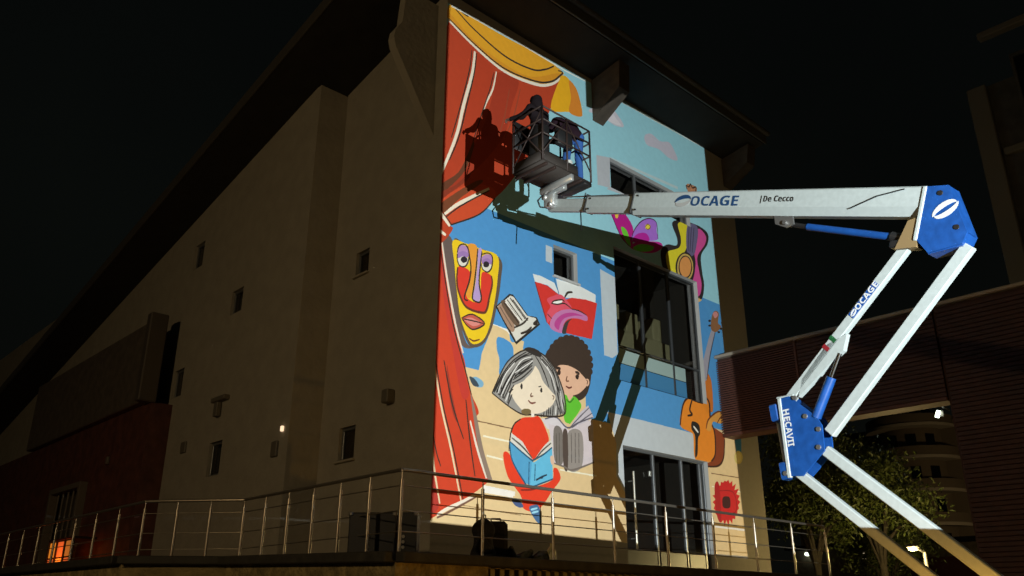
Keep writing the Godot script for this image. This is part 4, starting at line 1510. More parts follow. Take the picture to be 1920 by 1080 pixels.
func build_people() -> void:
	var floor_y := 9.13
	var dark := mat("black jacket cloth", lin(0.011, 0.008, 0.010), 0.9)
	var plum := mat("dark plum jacket cloth", lin(0.016, 0.008, 0.013), 0.9)
	var black_trousers := mat("black trouser cloth", lin(0.011, 0.009, 0.010), 0.9)
	for m in [dark, plum, black_trousers]:
		m.metallic_specular = 0.2
	var denim := mat("blue denim", lin(0.016, 0.075, 0.26), 0.85)
	person("person in black hooded jacket standing upright in the lift's basket, one arm out", Vector3(-0.06, floor_y, 2.98), {
		"hip_l": Vector3(-0.095, 0.90, 0.0), "hip_r": Vector3(0.095, 0.90, 0.0), "kn_l": Vector3(-0.11, 0.50, -0.03), "kn_r": Vector3(0.11, 0.50, -0.03), "an_l": Vector3(-0.12, 0.09, 0.02), "an_r": Vector3(0.12, 0.09, 0.02),
		"toe_l": Vector3(-0.14, 0.04, -0.14), "toe_r": Vector3(0.14, 0.04, -0.14), "pelvis": Vector3(0, 0.95, 0), "waist": Vector3(0, 1.10, -0.01), "chest": Vector3(0.0, 1.32, -0.03), "neck": Vector3(0.0, 1.48, -0.05), "head": Vector3(0.0, 1.61, -0.07),
		"sh_l": Vector3(-0.19, 1.39, -0.03), "sh_r": Vector3(0.19, 1.39, -0.03), "el_l": Vector3(-0.33, 1.19, -0.12), "wr_l": Vector3(-0.40, 1.20, -0.33), "el_r": Vector3(0.30, 1.13, -0.06), "wr_r": Vector3(0.24, 1.08, -0.22),
		"hd_l": Vector3(-0.2, 0.1, -1.0), "bk_l": Vector3.UP, "hd_r": Vector3(-0.2, 0.0, -1.0), "bk_r": Vector3.UP,
	}, Vector3(0.0, -0.05, -1.0).normalized(), [dark, black_trousers], true)
	person("person in plum jacket and blue jeans bending forward in the lift's basket", Vector3(0.57, floor_y, 3.27), {
		"hip_l": Vector3(-0.07, 0.93, -0.05), "hip_r": Vector3(0.08, 0.93, 0.07), "kn_l": Vector3(-0.09, 0.51, -0.10), "kn_r": Vector3(0.10, 0.51, 0.04), "an_l": Vector3(-0.09, 0.09, -0.05), "an_r": Vector3(0.11, 0.09, 0.06),
		"toe_l": Vector3(-0.20, 0.04, -0.16), "toe_r": Vector3(0.0, 0.04, -0.04), "pelvis": Vector3(0.02, 0.99, 0.02), "waist": Vector3(-0.02, 1.13, -0.05), "chest": Vector3(-0.10, 1.27, -0.24), "neck": Vector3(-0.19, 1.28, -0.40), "head": Vector3(-0.25, 1.25, -0.52),
		"sh_l": Vector3(-0.24, 1.28, -0.22), "sh_r": Vector3(0.02, 1.28, -0.36), "el_l": Vector3(-0.37, 1.07, -0.22), "wr_l": Vector3(-0.45, 1.02, -0.42), "el_r": Vector3(0.0, 1.08, -0.48), "wr_r": Vector3(-0.10, 1.07, -0.60),
		"hd_l": Vector3(-0.3, -0.2, -1.0), "bk_l": Vector3.UP, "hd_r": Vector3(-0.5, 0.0, -1.0), "bk_r": Vector3.UP,
	}, Vector3(-0.35, -0.75, -0.6).normalized(), [plum, denim], false)

func paint_background() -> void:
	fill_shape("8bbcc8",[0,3.05,10.7,3.05,10.7,15.3,0,15.3],false)
	fill_shape("4484b8",[0,6.1,10.7,6.1,10.7,10,0,10],false)
	fill_shape("cbb083",[0,3,10.7,3,10.7,6.25,0,6.25],false)
	fill_shape("4484b8",[4.4,5.75,9.45,5.75,9.45,6.3,4.4,6.3],false)
	fill_shape("b9b4bd",[4.9,14.16,5.67,14.79,5.81,14.89,5.85,14.73,6.26,14.44,6.35,14.26,6,14.15,5.63,14.17,5.22,14.16])
	fill_shape("c9c3c8",[5.26,14.22,5.75,14.65,6.02,14.41,6.25,14.26,5.82,14.18])
	fill_shape("b0adba",[7.3,14.36,7.62,14.57,8.04,14.5,8.5,14.64,8.78,14.39,8.84,14.17,8.42,14.09,7.95,14.19,7.4,14.11])
	draw_stroke("a9abb8",0.030,[7.35,14.44,7.72,14.48,8.08,14.44])
	fill_shape("d9d6cf",[1.41,7.35,1.96,7.32,2.01,7.22,1.38,7.19],false)
	fill_shape("cbb083",[1.42,7.31,1.93,7.26,2.06,7.06,2.41,7.16,2.41,6.89,2.66,6,1.19,5.75,1.18,6.49,1.26,6.76,1.38,7.03])
	fill_shape("4484b8",[1.65,7.08,1.99,7.05,2.11,6.9,2.07,6.67,1.81,6.38,1.7,6.27,1.7,6.6,1.63,6.8])
	fill_shape("6f9ab5",[.93,6.04,1.07,6.1,1.25,6.03,1.23,5.92,1.03,5.9])
	fill_shape("33404a",[.88,6.07,1.02,6.05,1.14,5.92,.98,5.91])
	draw_stroke("6a4c33",0.030,[1.11,5.2,2.1,5.18],false)
	draw_stroke("e2d3bb",0.050,[1.27,4.92,2.02,4.9],false)
	draw_stroke("e2d3bb",0.050,[1.37,4.54,1.81,4.51],false)
	draw_stroke("e2d3bb",0.050,[3.49,4.49,4.69,4.48],false)
	draw_stroke("d5cfc8",0.120,[1.28,3.91,2.15,3.86],false)
	draw_stroke("8a7050",0.020,[.67,3.53,2.31,3.45],false)
	draw_stroke("6a4c33",0.030,[9.25,5.02,10.71,5.04],false)
	draw_stroke("e2d3bb",0.040,[9.23,4.68,10.8,4.66],false)
	draw_stroke("d5cfc8",0.080,[9.22,3.68,10.77,3.67],false)
	draw_stroke("d9d2ca",0.140,[1.32,3.86,2.11,3.83],false)
	fill_shape("a4a7ac",[5.13,12.88,5.69,13.02,5.64,12.09,5.14,12],false)
	fill_shape("a4a7ac",[5.64,12.13,6.52,12.2,6.51,12.11,5.49,12],false)
	fill_shape("a9bcc0",[5.7,13.05,8.76,13.26,8.75,13.17,5.69,12.96],false)
	fill_shape("a9b2b8",[3.16,9.69,3.38,9.69,3.37,9.27,3.15,9.27],false)
	fill_shape("a9b2b8",[5.09,9.62,5.68,9.55,5.63,7.52,5.43,7.38,5.12,7.39],false)
	fill_shape("adb3b8",[5.14,6.01,5.94,6.01,7.99,5.99,8.8,5.97,8.71,5.25,5.65,5.24,5.43,5.32],false)
	fill_shape("adb3b8",[5.44,5.42,5.69,5.35,5.66,4.2,5.38,4.55],false)

func paint_curtain() -> void:
	fill_shape("a83717",[.06,14.44,.89,14.09,1.83,13.89,2.9,14.05,3.81,14.57,3.71,14.13,3.37,13.44,2.88,12.34,2.34,11.4,1.84,10.69,1.54,10.34,1.11,9.82,.42,9.36,.18,9.24,-.1,9.51,-.16,10.44,-.05,12.27])
	fill_shape("a63415",[.9,13.87,1.47,13.71,1.44,13.2,1.13,12.45,.87,11.75,.51,10.81,-.03,10.01,.19,10.9,.57,12.08])
	fill_shape("962d12",[1.54,13.69,2.28,13.85,2.05,12.98,1.84,12.15,1.35,11.36,.83,10.71,.04,9.82,.51,10.7,1.07,11.83,1.4,12.88])
	fill_shape("b9401c",[-.02,9.72,.77,10.41,1.43,10.57,1.54,10.34,1.11,9.83,.42,9.38,.18,9.37])
	fill_shape("5c3018",[-.06,10.08,.45,10.59,.72,11.17,.85,11.51,.89,11.41,.67,10.76,.27,10.2,-.05,9.87])
	fill_shape("6b371b",[-.07,9.57,.28,9.96,.96,10.56,1.16,10.61,.53,9.99,.11,9.51])
	fill_shape("7d2b14",[-.08,9.88,.4,10.27,.8,10.75,.71,10.49,.22,9.99,-.07,9.7])
	draw_stroke("d9cdb8",0.080,[.86,13.97,.79,13.32,.56,12.37,.36,11.45,-.03,10.36])
	draw_stroke("2a2018",0.035,[.92,13.95,.85,13.35,.65,12.41,.45,11.51,.19,10.79])
	draw_stroke("2a2018",0.030,[.77,13.96,.7,13.34,.46,12.27,.23,11.37])
	draw_stroke("d9cdb8",0.045,[1.55,13.74,1.44,13.2,1.26,12.78,1.17,12.52])
	draw_stroke("2a2018",0.025,[1.47,13.68,1.35,13.16,1.13,12.45,.85,11.51])
	draw_stroke("d9cdb8",0.075,[1.36,10.52,.78,10.07,.41,9.77,.1,9.45])
	draw_stroke("2a2018",0.030,[1.36,10.47,.81,10.03,.44,9.71,.15,9.41])
	draw_stroke("2a2018",0.030,[1.54,10.34,1.11,9.81,.42,9.35,.21,9.24])
	draw_stroke("8a3a20",0.030,[1.98,13.45,1.83,12.64,1.62,11.94])
	draw_stroke("8a3a20",0.030,[2.35,13.63,2.13,12.77,1.84,12.03])
	fill_shape("b53517",[-.1,9.02,.08,8.97,.19,8.43,.37,7.58,.6,6.77,.8,6.1,.96,5.7,1.08,5.29,-.12,5.1,-.13,6.13,-.08,7.54])
	fill_shape("b53517",[-.21,6.37,.63,6.54,.84,5.84,1.08,5,1.31,4.28,1.43,4.07,1.16,3.85,.84,3.66,.29,3.37,-.15,3.26,-.15,4.28,-.14,5.31])
	fill_shape("ad2f22",[0,8.67,.13,8.33,.31,7.42,.56,6.62,.8,5.96,.87,5.68,.68,5.65,.41,6.58,.15,7.6])
	fill_shape("8c2c1c",[.29,6.21,.41,5.73,.59,5.13,.48,5.24,.34,5.71])
	fill_shape("a02c20",[-.11,4.67,.06,4.15,.19,3.47,-.05,3.31,-.15,3.6])
	fill_shape("7d6a5e",[.91,5.77,1.08,5.33,1.28,4.65,1.53,4.06,1.43,4.06,1.26,4.28,1.08,4.91])
	fill_shape("5b4d48",[.08,8.93,.34,8.93,.38,8.4,.48,7.79,.6,7.2,.78,6.77,.99,6.71,.67,6.68,.46,7.17,.25,7.92])
	draw_stroke("d0bfae",0.050,[.03,8.96,.22,8.06,.48,7.1,.7,6.53])
	draw_stroke("2a2018",0.030,[-.01,8.86,.18,7.97,.44,7.02,.8,6.1,.94,5.71])
	draw_stroke("cbb795",0.045,[-.09,6.39,.17,5.37,.45,4.55,.73,3.59])
	draw_stroke("2a2018",0.030,[-.04,6.4,.22,5.38,.51,4.55,.78,3.62])
	draw_stroke("cbb795",0.045,[-.13,5.11,-.05,4.68,.05,4.15,.21,3.51])
	draw_stroke("2a2018",0.025,[-.08,5.03,.09,4.46,.21,4.2])
	draw_stroke("2a2018",0.030,[.21,6.28,.45,5.44,.76,4.79])
	draw_stroke("2a2018",0.030,[.8,5.58,.92,4.81,1.07,4.1])
	draw_stroke("cfc4b4",0.050,[.92,5.18,1.14,4.59,1.37,4.09])
	draw_stroke("d5c8b8",0.060,[1.08,3.74,.74,3.58,.39,3.43,.15,3.3])
	draw_stroke("6a4a3a",0.040,[1.11,3.71,.77,3.54,.34,3.33,.15,3.25])
	fill_shape("a83717",[-.07,9.52,.24,9.26,.34,9.19,.11,8.84,-.07,8.78])
	draw_stroke("d9cdb8",0.080,[-.04,9.49,.26,9.23])
	draw_stroke("d9cdb8",0.070,[-.08,9.06,.16,8.99])
	draw_stroke("2a2018",0.025,[.03,9.51,.32,9.27])
	fill_shape("d4961c",[.05,14.86,.42,14.88,1.82,14.9,3.07,14.98,3.86,14.9,3.92,14.81,3.72,14.55,3.39,14.28,2.9,14.07,2.05,13.92,1.32,13.95,.68,14.14,.07,14.42])
	fill_shape("c9861a",[.07,14.63,.82,14.27,1.83,14.09,2.74,14.17,3.73,14.76,3.72,14.56,3.3,14.25,2.74,14.04,1.83,13.92,.96,14.06,.07,14.42])
	draw_stroke("2a2018",0.045,[.24,14.85,.81,14.59,1.83,14.33,2.75,14.4,3.23,14.63,3.57,14.9])
	draw_stroke("2a2018",0.030,[.42,14.86,.63,14.85,.49,14.92])
	draw_stroke("d9cfbf",0.075,[.07,14.41,.89,14.09,1.83,13.88,2.9,14.02,3.47,14.3,3.81,14.64])
	draw_stroke("2a2018",0.045,[.06,14.47,.89,14.16,1.83,13.96,2.9,14.11,3.47,14.38,3.81,14.73,3.9,14.87,3.73,14.84])
	fill_shape("d8a010",[3.72,14.46,3.94,14.79,4.24,14.71,4.53,14.37,4.6,13.84,4.12,13.75,3.43,13.53])
	fill_shape("c97a22",[4.14,14.73,4.43,14.6,4.58,14.19,4.6,13.83,4.12,13.75,4.2,14.22])
	draw_stroke("d9d4c6",0.030,[.11,14.88,2.07,14.98,4.01,14.98,4.83,15.03],false)

func paint_faces() -> void:
	fill_shape("54463a",[.36,8.91,.72,8.96,1.68,8.93,1.73,8.4,1.61,7.74,1.47,7.22,1.26,6.86,.99,6.71,.8,6.79,.56,7.26,.46,7.83])
	fill_shape("d6b212",[.35,8.92,.72,8.97,1.16,8.97,1.64,8.94,1.63,8.37,1.54,7.8,1.41,7.26,1.24,6.93,.99,6.78,.83,6.87,.61,7.27,.49,7.83,.41,8.41])
	fill_shape("c6301f",[.5,8.36,.83,8.36,.8,8.07,.75,7.79,.94,7.7,1.15,7.79,1.15,8.12,1.19,8.44,1.45,8.43,1.48,8.25,1.39,7.92,1.32,7.63,1.2,7.53,.76,7.54,.56,7.82])
	draw_stroke("5a2a1a",0.050,[.5,8.36,.49,8.06,.55,7.81,.76,7.54,1.2,7.52,1.33,7.63,1.4,7.92,1.48,8.25,1.45,8.43])
	fill_shape("d08a2a",[.76,8.94,1.04,8.96,.95,8.18,.89,7.83,.81,7.75,.75,7.83,.83,8.15,.86,8.47])
	fill_shape("a58ab8",[1.07,8.94,1.17,8.92,1.09,8.22,1.15,7.89,1.09,7.73,.93,7.75,.99,8.08,1.04,8.52])
	draw_stroke("2a2018",0.035,[.76,8.92,.86,8.5,.83,8.15,.7,7.74,.8,7.69])
	draw_stroke("2a2018",0.035,[1.05,8.95,1.01,8.47,.96,8.07,.92,7.78,.99,7.74])
	draw_stroke("2a2018",0.035,[1.17,8.92,1.1,8.22,1.17,7.86,1.11,7.73,.94,7.73])
	fill_shape("a07aa8",[.78,8.82,.77,8.76,.72,8.71,.66,8.67,.59,8.65,.53,8.65,.48,8.68,.47,8.73,.48,8.79,.52,8.84,.58,8.89,.65,8.91,.72,8.9,.76,8.87])
	fill_shape("a07aa8",[1.49,8.82,1.48,8.76,1.43,8.71,1.36,8.66,1.29,8.64,1.22,8.65,1.18,8.68,1.16,8.73,1.17,8.79,1.22,8.84,1.29,8.89,1.36,8.91,1.43,8.91,1.47,8.88])
	fill_shape("c9c4b8",[.8,8.58,.79,8.52,.74,8.46,.68,8.42,.61,8.4,.55,8.41,.5,8.44,.49,8.49,.5,8.55,.54,8.61,.6,8.65,.67,8.68,.74,8.67,.78,8.64])
	fill_shape("c9c4b8",[1.47,8.64,1.45,8.58,1.41,8.53,1.35,8.49,1.29,8.47,1.23,8.48,1.18,8.51,1.17,8.55,1.18,8.61,1.22,8.66,1.28,8.7,1.35,8.72,1.41,8.72,1.45,8.69])
	fill_shape("8d6aa0",[.48,8.67,.64,8.77,.8,8.76,.76,8.66,.63,8.65,.51,8.57])
	fill_shape("8d6aa0",[1.17,8.7,1.33,8.81,1.47,8.76,1.43,8.69,1.31,8.68,1.2,8.63])
	fill_shape("221a20",[.76,8.61,.75,8.57,.72,8.54,.69,8.52,.65,8.5,.62,8.51,.59,8.53,.58,8.56,.59,8.59,.61,8.62,.65,8.65,.69,8.66,.72,8.65,.75,8.64])
	fill_shape("221a20",[1.38,8.68,1.38,8.65,1.35,8.61,1.32,8.59,1.28,8.58,1.24,8.58,1.22,8.6,1.21,8.63,1.22,8.66,1.24,8.69,1.28,8.72,1.32,8.73,1.35,8.72,1.38,8.71])
	draw_stroke("2a2018",0.030,[.48,8.69,.53,8.86,.68,8.94,.78,8.85,.81,8.68,.72,8.45,.56,8.41,.49,8.51,.48,8.66])
	draw_stroke("2a2018",0.030,[1.17,8.85,1.33,8.93,1.47,8.89,1.46,8.64,1.35,8.49,1.2,8.51,1.15,8.63])
	fill_shape("b0503e",[.64,7.27,.77,7.36,.93,7.42,1.1,7.38,1.27,7.3,1.12,7.17,.98,7.1,.79,7.14])
	fill_shape("c87a72",[.72,7.26,.9,7.34,1.16,7.28,.98,7.17,.81,7.2])
	draw_stroke("2a2018",0.030,[.64,7.27,.93,7.42,1.27,7.3,.98,7.1,.79,7.14,.64,7.27])
	draw_stroke("2a2018",0.025,[.68,7.26,.93,7.28,1.24,7.29])
	draw_stroke("5a2a1a",0.030,[.85,6.88,.98,6.85,1.14,6.92])
	fill_shape("1d1814",[1.58,7.75,1.99,8.15,2.1,8.16,2.56,7.78,2.83,7.81,2.94,7.66,2.19,7.03,1.99,7.25],false)
	fill_shape("c8c4ba",[1.63,7.77,2.02,8.12,2.12,8.11,2.53,7.77,2.8,7.78,2.88,7.67,2.19,7.1,2.03,7.3],false)
	fill_shape("9a7a64",[1.66,7.73,1.8,7.83,2.14,7.45,2.03,7.3])
	fill_shape("5e4a3a",[1.75,7.85,1.88,7.95,2.29,7.62,2.16,7.46])
	draw_stroke("241c16",0.035,[1.82,7.91,2.27,7.54],false)
	draw_stroke("241c16",0.035,[1.92,8,2.38,7.62],false)
	draw_stroke("241c16",0.035,[2.01,8.06,2.47,7.68],false)
	draw_stroke("241c16",0.035,[2.09,8.04,2.55,7.66],false)
	draw_stroke("d8d4cc",0.050,[1.87,7.94,2.33,7.58],false)
	draw_stroke("6a5646",0.040,[1.71,7.78,2.07,7.4],false)
	draw_stroke("2a2018",0.040,[2.13,7.4,2.4,7.56,2.56,7.73])
	draw_stroke("2a2018",0.050,[2.33,7.31,2.53,7.41,2.67,7.54])
	fill_shape("2a2018",[2.71,7.63,2.83,7.75,2.87,7.67,2.78,7.6])
	fill_shape("c9ccca",[2.72,8.83,2.98,8.85,3.43,8.8,3.56,8.59,3.49,8.92,4.28,8.96,4.89,8.88,4.87,8.66,4.32,8.63,4.01,8.57,3.77,8.51,3.55,8.56,3.19,8.68,2.79,8.65],false)
	fill_shape("c02a22",[2.79,8.66,3.19,8.67,3.55,8.55,3.81,8.48,4.02,8.58,4.53,8.66,4.93,8.67,4.81,8.18,4.69,7.7,4.23,7.67,3.79,7.65,3.31,7.66,3.16,7.76,2.99,8.16],false)
	fill_shape("c9485a",[3.17,8.32,3.38,8.46,3.62,8.56,3.81,8.49,4,8.29,3.56,8.14,3.32,7.89,3.17,7.76,3.17,8,3.28,8.17])
	fill_shape("b06a9a",[3.28,7.65,3.31,7.89,3.58,8.14,4.05,8.29,4.51,8.26,4.53,8.12,4.2,8.1,3.9,8.02,3.72,7.85,3.65,7.62])
	fill_shape("a83a80",[3.41,7.74,3.46,7.89,3.7,8.09,4.05,8.21,4.4,8.21,4.1,8.15,3.75,8,3.6,7.82,3.54,7.67])
	fill_shape("e0dcd4",[3.38,8.32,3.66,8.42,3.67,8.37,3.52,8.3,3.4,8.28])
	draw_stroke("2a2018",0.030,[3.32,8.25,3.4,8.34,3.67,8.44,3.76,8.41])
	draw_stroke("2a2018",0.030,[3.32,8.26,3.52,8.29,3.76,8.37,4,8.3])
	fill_shape("33302e",[3.66,7.62,3.69,7.76,3.79,7.92,4,8.05,3.89,7.93,3.81,7.73,3.79,7.64])
	draw_stroke("2a2018",0.050,[3.77,8.52,3.88,8.67,4.05,8.73])
	draw_stroke("3a6a90",0.030,[3.41,9.31,3.44,8.88,3.53,8.69,3.58,8.54])
	draw_stroke("2a2018",0.020,[3.18,7.97,3.32,7.89])
	draw_stroke("7a2018",0.030,[2.79,8.65,2.99,8.16,3.16,7.76])
	draw_stroke("2a2018",0.025,[4,8.29,4.26,8.31,4.53,8.26])

func paint_children() -> void:
	fill_shape("34261c",[3.06,6.86,3.21,7.15,3.42,7.38,3.61,7.5,3.88,7.56,4.2,7.5,4.44,7.34,4.58,7.15,4.62,6.82,4.55,6.52,4.4,6.26,4.16,6.12,3.92,6.16,3.55,6.29,3.28,6.57])
	fill_shape("34261c",[4.71,7.06,4.67,6.98,4.58,6.94,4.48,6.95,4.45,7,4.49,7.08,4.58,7.12,4.68,7.11])
	fill_shape("34261c",[4.68,6.89,4.64,6.82,4.55,6.78,4.45,6.79,4.42,6.84,4.46,6.92,4.56,6.96,4.65,6.95])
	fill_shape("34261c",[4.61,6.73,4.57,6.66,4.48,6.62,4.39,6.63,4.35,6.69,4.39,6.76,4.48,6.8,4.58,6.79])
	fill_shape("34261c",[4.5,6.59,4.46,6.52,4.37,6.47,4.28,6.48,4.25,6.54,4.29,6.61,4.38,6.65,4.47,6.64])
	fill_shape("34261c",[4.37,6.46,4.33,6.39,4.24,6.35,4.15,6.36,4.11,6.42,4.15,6.48,4.24,6.53,4.33,6.52])
	fill_shape("34261c",[3.45,6.4,3.41,6.33,3.33,6.29,3.24,6.3,3.21,6.35,3.24,6.42,3.33,6.46,3.41,6.45])
	fill_shape("34261c",[3.36,6.5,3.32,6.44,3.24,6.4,3.15,6.41,3.12,6.46,3.16,6.53,3.24,6.57,3.33,6.56])
	fill_shape("34261c",[3.3,6.63,3.27,6.57,3.18,6.52,3.1,6.53,3.07,6.59,3.1,6.65,3.19,6.7,3.27,6.69])
	fill_shape("34261c",[3.29,6.78,3.25,6.71,3.17,6.67,3.08,6.68,3.05,6.73,3.09,6.8,3.17,6.84,3.25,6.83])
	fill_shape("34261c",[3.31,6.93,3.27,6.86,3.19,6.82,3.11,6.83,3.07,6.88,3.11,6.95,3.19,7,3.28,6.99])
	fill_shape("34261c",[3.37,7.09,3.34,7.02,3.25,6.98,3.17,6.98,3.13,7.04,3.17,7.11,3.25,7.15,3.34,7.14])
	fill_shape("34261c",[3.47,7.23,3.43,7.16,3.35,7.12,3.26,7.13,3.23,7.18,3.26,7.25,3.35,7.3,3.44,7.29])
	fill_shape("34261c",[3.6,7.36,3.56,7.29,3.47,7.25,3.39,7.26,3.35,7.31,3.39,7.38,3.48,7.43,3.56,7.42])
	fill_shape("34261c",[3.75,7.47,3.71,7.4,3.62,7.35,3.54,7.36,3.5,7.41,3.54,7.49,3.63,7.53,3.72,7.52])
	fill_shape("34261c",[3.92,7.54,3.88,7.47,3.79,7.42,3.7,7.43,3.67,7.49,3.71,7.56,3.8,7.61,3.89,7.6])
	fill_shape("34261c",[4.09,7.58,4.05,7.51,3.96,7.46,3.87,7.47,3.84,7.52,3.88,7.6,3.97,7.64,4.06,7.64])
	fill_shape("34261c",[4.26,7.58,4.22,7.51,4.13,7.46,4.04,7.47,4,7.52,4.04,7.6,4.14,7.64,4.23,7.64])
	fill_shape("34261c",[4.42,7.54,4.38,7.47,4.28,7.42,4.19,7.43,4.16,7.48,4.2,7.56,4.29,7.6,4.38,7.6])
	fill_shape("34261c",[4.55,7.46,4.5,7.39,4.41,7.34,4.32,7.35,4.28,7.4,4.32,7.48,4.42,7.53,4.51,7.52])
	fill_shape("34261c",[4.64,7.35,4.6,7.28,4.51,7.23,4.41,7.24,4.38,7.29,4.42,7.37,4.51,7.41,4.61,7.41])
	fill_shape("34261c",[4.7,7.21,4.66,7.14,4.56,7.09,4.47,7.1,4.43,7.16,4.48,7.23,4.57,7.28,4.66,7.27])
	fill_shape("cfa488",[3.34,6.65,3.42,6.8,3.71,6.92,4,6.88,4.24,6.8,4.42,6.67,4.48,6.57,4.35,6.42,4.12,6.26,3.83,6.19,3.58,6.28,3.43,6.45])
	fill_shape("34261c",[3.31,6.68,3.43,6.88,3.76,7,4.2,6.91,4.46,6.71,4.44,6.67,4.19,6.81,3.95,6.87,3.71,6.87,3.5,6.81,3.36,6.64])
	fill_shape("cfa488",[4.55,6.61,4.54,6.57,4.52,6.54,4.48,6.51,4.45,6.51,4.42,6.52,4.39,6.54,4.39,6.58,4.4,6.62,4.42,6.66,4.45,6.68,4.49,6.69,4.52,6.68,4.54,6.65])
	draw_stroke("5a3a2c",0.025,[4.44,6.65,4.49,6.63,4.46,6.55])
	fill_shape("2a1c14",[3.58,6.68,3.58,6.65,3.56,6.62,3.54,6.6,3.51,6.6,3.49,6.61,3.48,6.63,3.47,6.65,3.48,6.68,3.49,6.71,3.52,6.73,3.54,6.73,3.56,6.72,3.58,6.7])
	fill_shape("2a1c14",[4.19,6.68,4.18,6.65,4.17,6.63,4.14,6.61,4.12,6.61,4.09,6.62,4.08,6.63,4.07,6.66,4.08,6.69,4.1,6.71,4.12,6.73,4.15,6.73,4.17,6.73,4.19,6.71])
	draw_stroke("2a1c14",0.060,[3.43,6.73,3.51,6.76,3.58,6.75])
	draw_stroke("2a1c14",0.060,[4.07,6.77,4.16,6.77,4.21,6.74])
	draw_stroke("5a3422",0.030,[3.79,6.62,3.76,6.51,3.85,6.52])
	draw_stroke("5a2a20",0.035,[3.74,6.38,3.85,6.36,3.94,6.4])
	fill_shape("cfa488",[3.76,6.24,3.96,6.24,3.94,6.08,3.75,6.05])
	fill_shape("58b02a",[3.66,6.12,3.76,6.17,3.85,6.06,3.99,6.19,4.16,6.12,4.23,5.96,3.89,5.58,3.8,5.54,3.66,5.62])
	draw_stroke("2f6a16",0.030,[3.75,6.08,3.86,6.03,3.99,6.14])
	fill_shape("c4bcc0",[2.94,5.52,3.41,5.63,3.78,5.45,3.72,5.09,3.4,5.29,3.11,5.33],false)
	fill_shape("b4acb4",[3.82,5.44,4.15,5.82,4.48,6.06,4.65,5.81,4.26,5.58,3.95,5.43],false)
	draw_stroke("55505a",0.025,[3.87,5.48,4.21,5.77,4.51,6.01])
	draw_stroke("55505a",0.025,[3.91,5.46,4.27,5.69,4.61,5.9])
	fill_shape("c0b4b8",[3.16,5.44,3.79,5.4,4.63,5.77,4.62,4.78,3.85,4.52,3.29,4.61],false)
	fill_shape("6e6660",[3.33,5.37,3.59,5.34,3.59,4.66,3.33,4.68])
	fill_shape("877f7a",[3.77,5.32,4.23,5.39,4.2,4.64,3.74,4.54])
	fill_shape("4a3c36",[3.61,5.32,3.76,5.32,3.74,4.54,3.61,4.59])
	draw_stroke("4d4540",0.025,[3.4,5.27,3.39,4.62],false)
	draw_stroke("4d4540",0.025,[3.49,5.29,3.48,4.63],false)
	draw_stroke("4d4540",0.025,[3.88,5.34,3.87,4.68],false)
	draw_stroke("4d4540",0.025,[4.01,5.36,3.99,4.69],false)
	draw_stroke("4d4540",0.025,[4.13,5.37,4.11,4.7],false)
	draw_stroke("55505a",0.035,[3.05,5.53,3.41,5.62,3.76,5.44,4.14,5.61,4.62,5.8])
	draw_stroke("6a605a",0.040,[3.29,4.61,3.61,4.57,3.85,4.52,4.22,4.63,4.62,4.78])
	fill_shape("8a8682",[1.5,5.84,1.64,6.11,1.85,6.48,2.16,6.79,2.5,6.98,2.8,7.01,3.11,6.94,3.39,6.73,3.55,6.46,3.68,6.16,3.69,5.75,3.29,5.62,2.97,5.56,2.71,5.57,2.37,5.53,1.99,5.63],false)
	fill_shape("2a2522",[2.44,6.97,2.61,7.06,2.9,7.03,2.96,6.91,2.73,6.9])
	fill_shape("d8c8b2",[1.98,5.97,2.15,6.12,2.43,6.28,2.71,6.64,2.87,6.59,3.01,6.36,3.25,6.19,3.37,6.08,3.31,5.9,3.03,5.69,2.71,5.59,2.43,5.59,2.21,5.72,2.07,5.86])
	fill_shape("8a8682",[1.98,6.01,2.15,6.49,2.55,6.87,2.75,6.78,2.71,6.56,2.43,6.29,2.15,6.12])
	draw_stroke("1e1a18",0.026,[1.62,5.87,1.88,6.34,2.27,6.72,2.67,6.91])
	draw_stroke("1e1a18",0.026,[1.7,5.82,1.95,6.25,2.32,6.61,2.7,6.81])
	draw_stroke("1e1a18",0.026,[1.83,5.76,1.99,6.05,2.15,6.37,2.61,6.73])
	draw_stroke("1e1a18",0.026,[1.54,5.87,1.77,6.26,2.1,6.65,2.5,6.93])
	draw_stroke("1e1a18",0.026,[1.94,5.7,2.02,5.94,2.1,6.03])
	draw_stroke("1e1a18",0.026,[2.15,6.33,2.43,6.49,2.69,6.73])
	draw_stroke("1e1a18",0.026,[2.07,6.15,2.38,6.33,2.68,6.59])
	draw_stroke("1e1a18",0.026,[2.9,6.9,3.19,6.65,3.31,6.33,3.39,6.13])
	draw_stroke("1e1a18",0.026,[2.84,6.84,3.04,6.58,3.19,6.26])
	draw_stroke("1e1a18",0.026,[2.99,6.87,3.34,6.59,3.51,6.19])
	draw_stroke("1e1a18",0.026,[3.49,6.32,3.6,5.99,3.6,5.72])
	draw_stroke("1e1a18",0.026,[3.39,6.04,3.47,5.85,3.44,5.65])
	draw_stroke("1e1a18",0.026,[3.54,6.16,3.66,5.92,3.65,5.71])
	draw_stroke("1e1a18",0.026,[3.17,5.8,3.17,5.61])
	draw_stroke("1e1a18",0.026,[3.32,5.87,3.29,5.63])
	draw_stroke("1e1a18",0.026,[3.03,5.69,3,5.57])
	draw_stroke("1e1a18",0.026,[1.64,5.95,1.7,5.82])
	draw_stroke("1e1a18",0.026,[1.73,6.09,1.83,5.78])
	draw_stroke("1e1a18",0.026,[1.59,5.92,1.83,6.29,2.21,6.69,2.61,6.93])
	draw_stroke("1e1a18",0.026,[1.72,5.79,1.91,6.16,2.27,6.62,2.64,6.84])
	draw_stroke("1e1a18",0.026,[1.79,5.78,1.95,6.09,2.27,6.52,2.67,6.81])
	draw_stroke("1e1a18",0.026,[1.88,5.73,2,5.95,2.13,6.12])
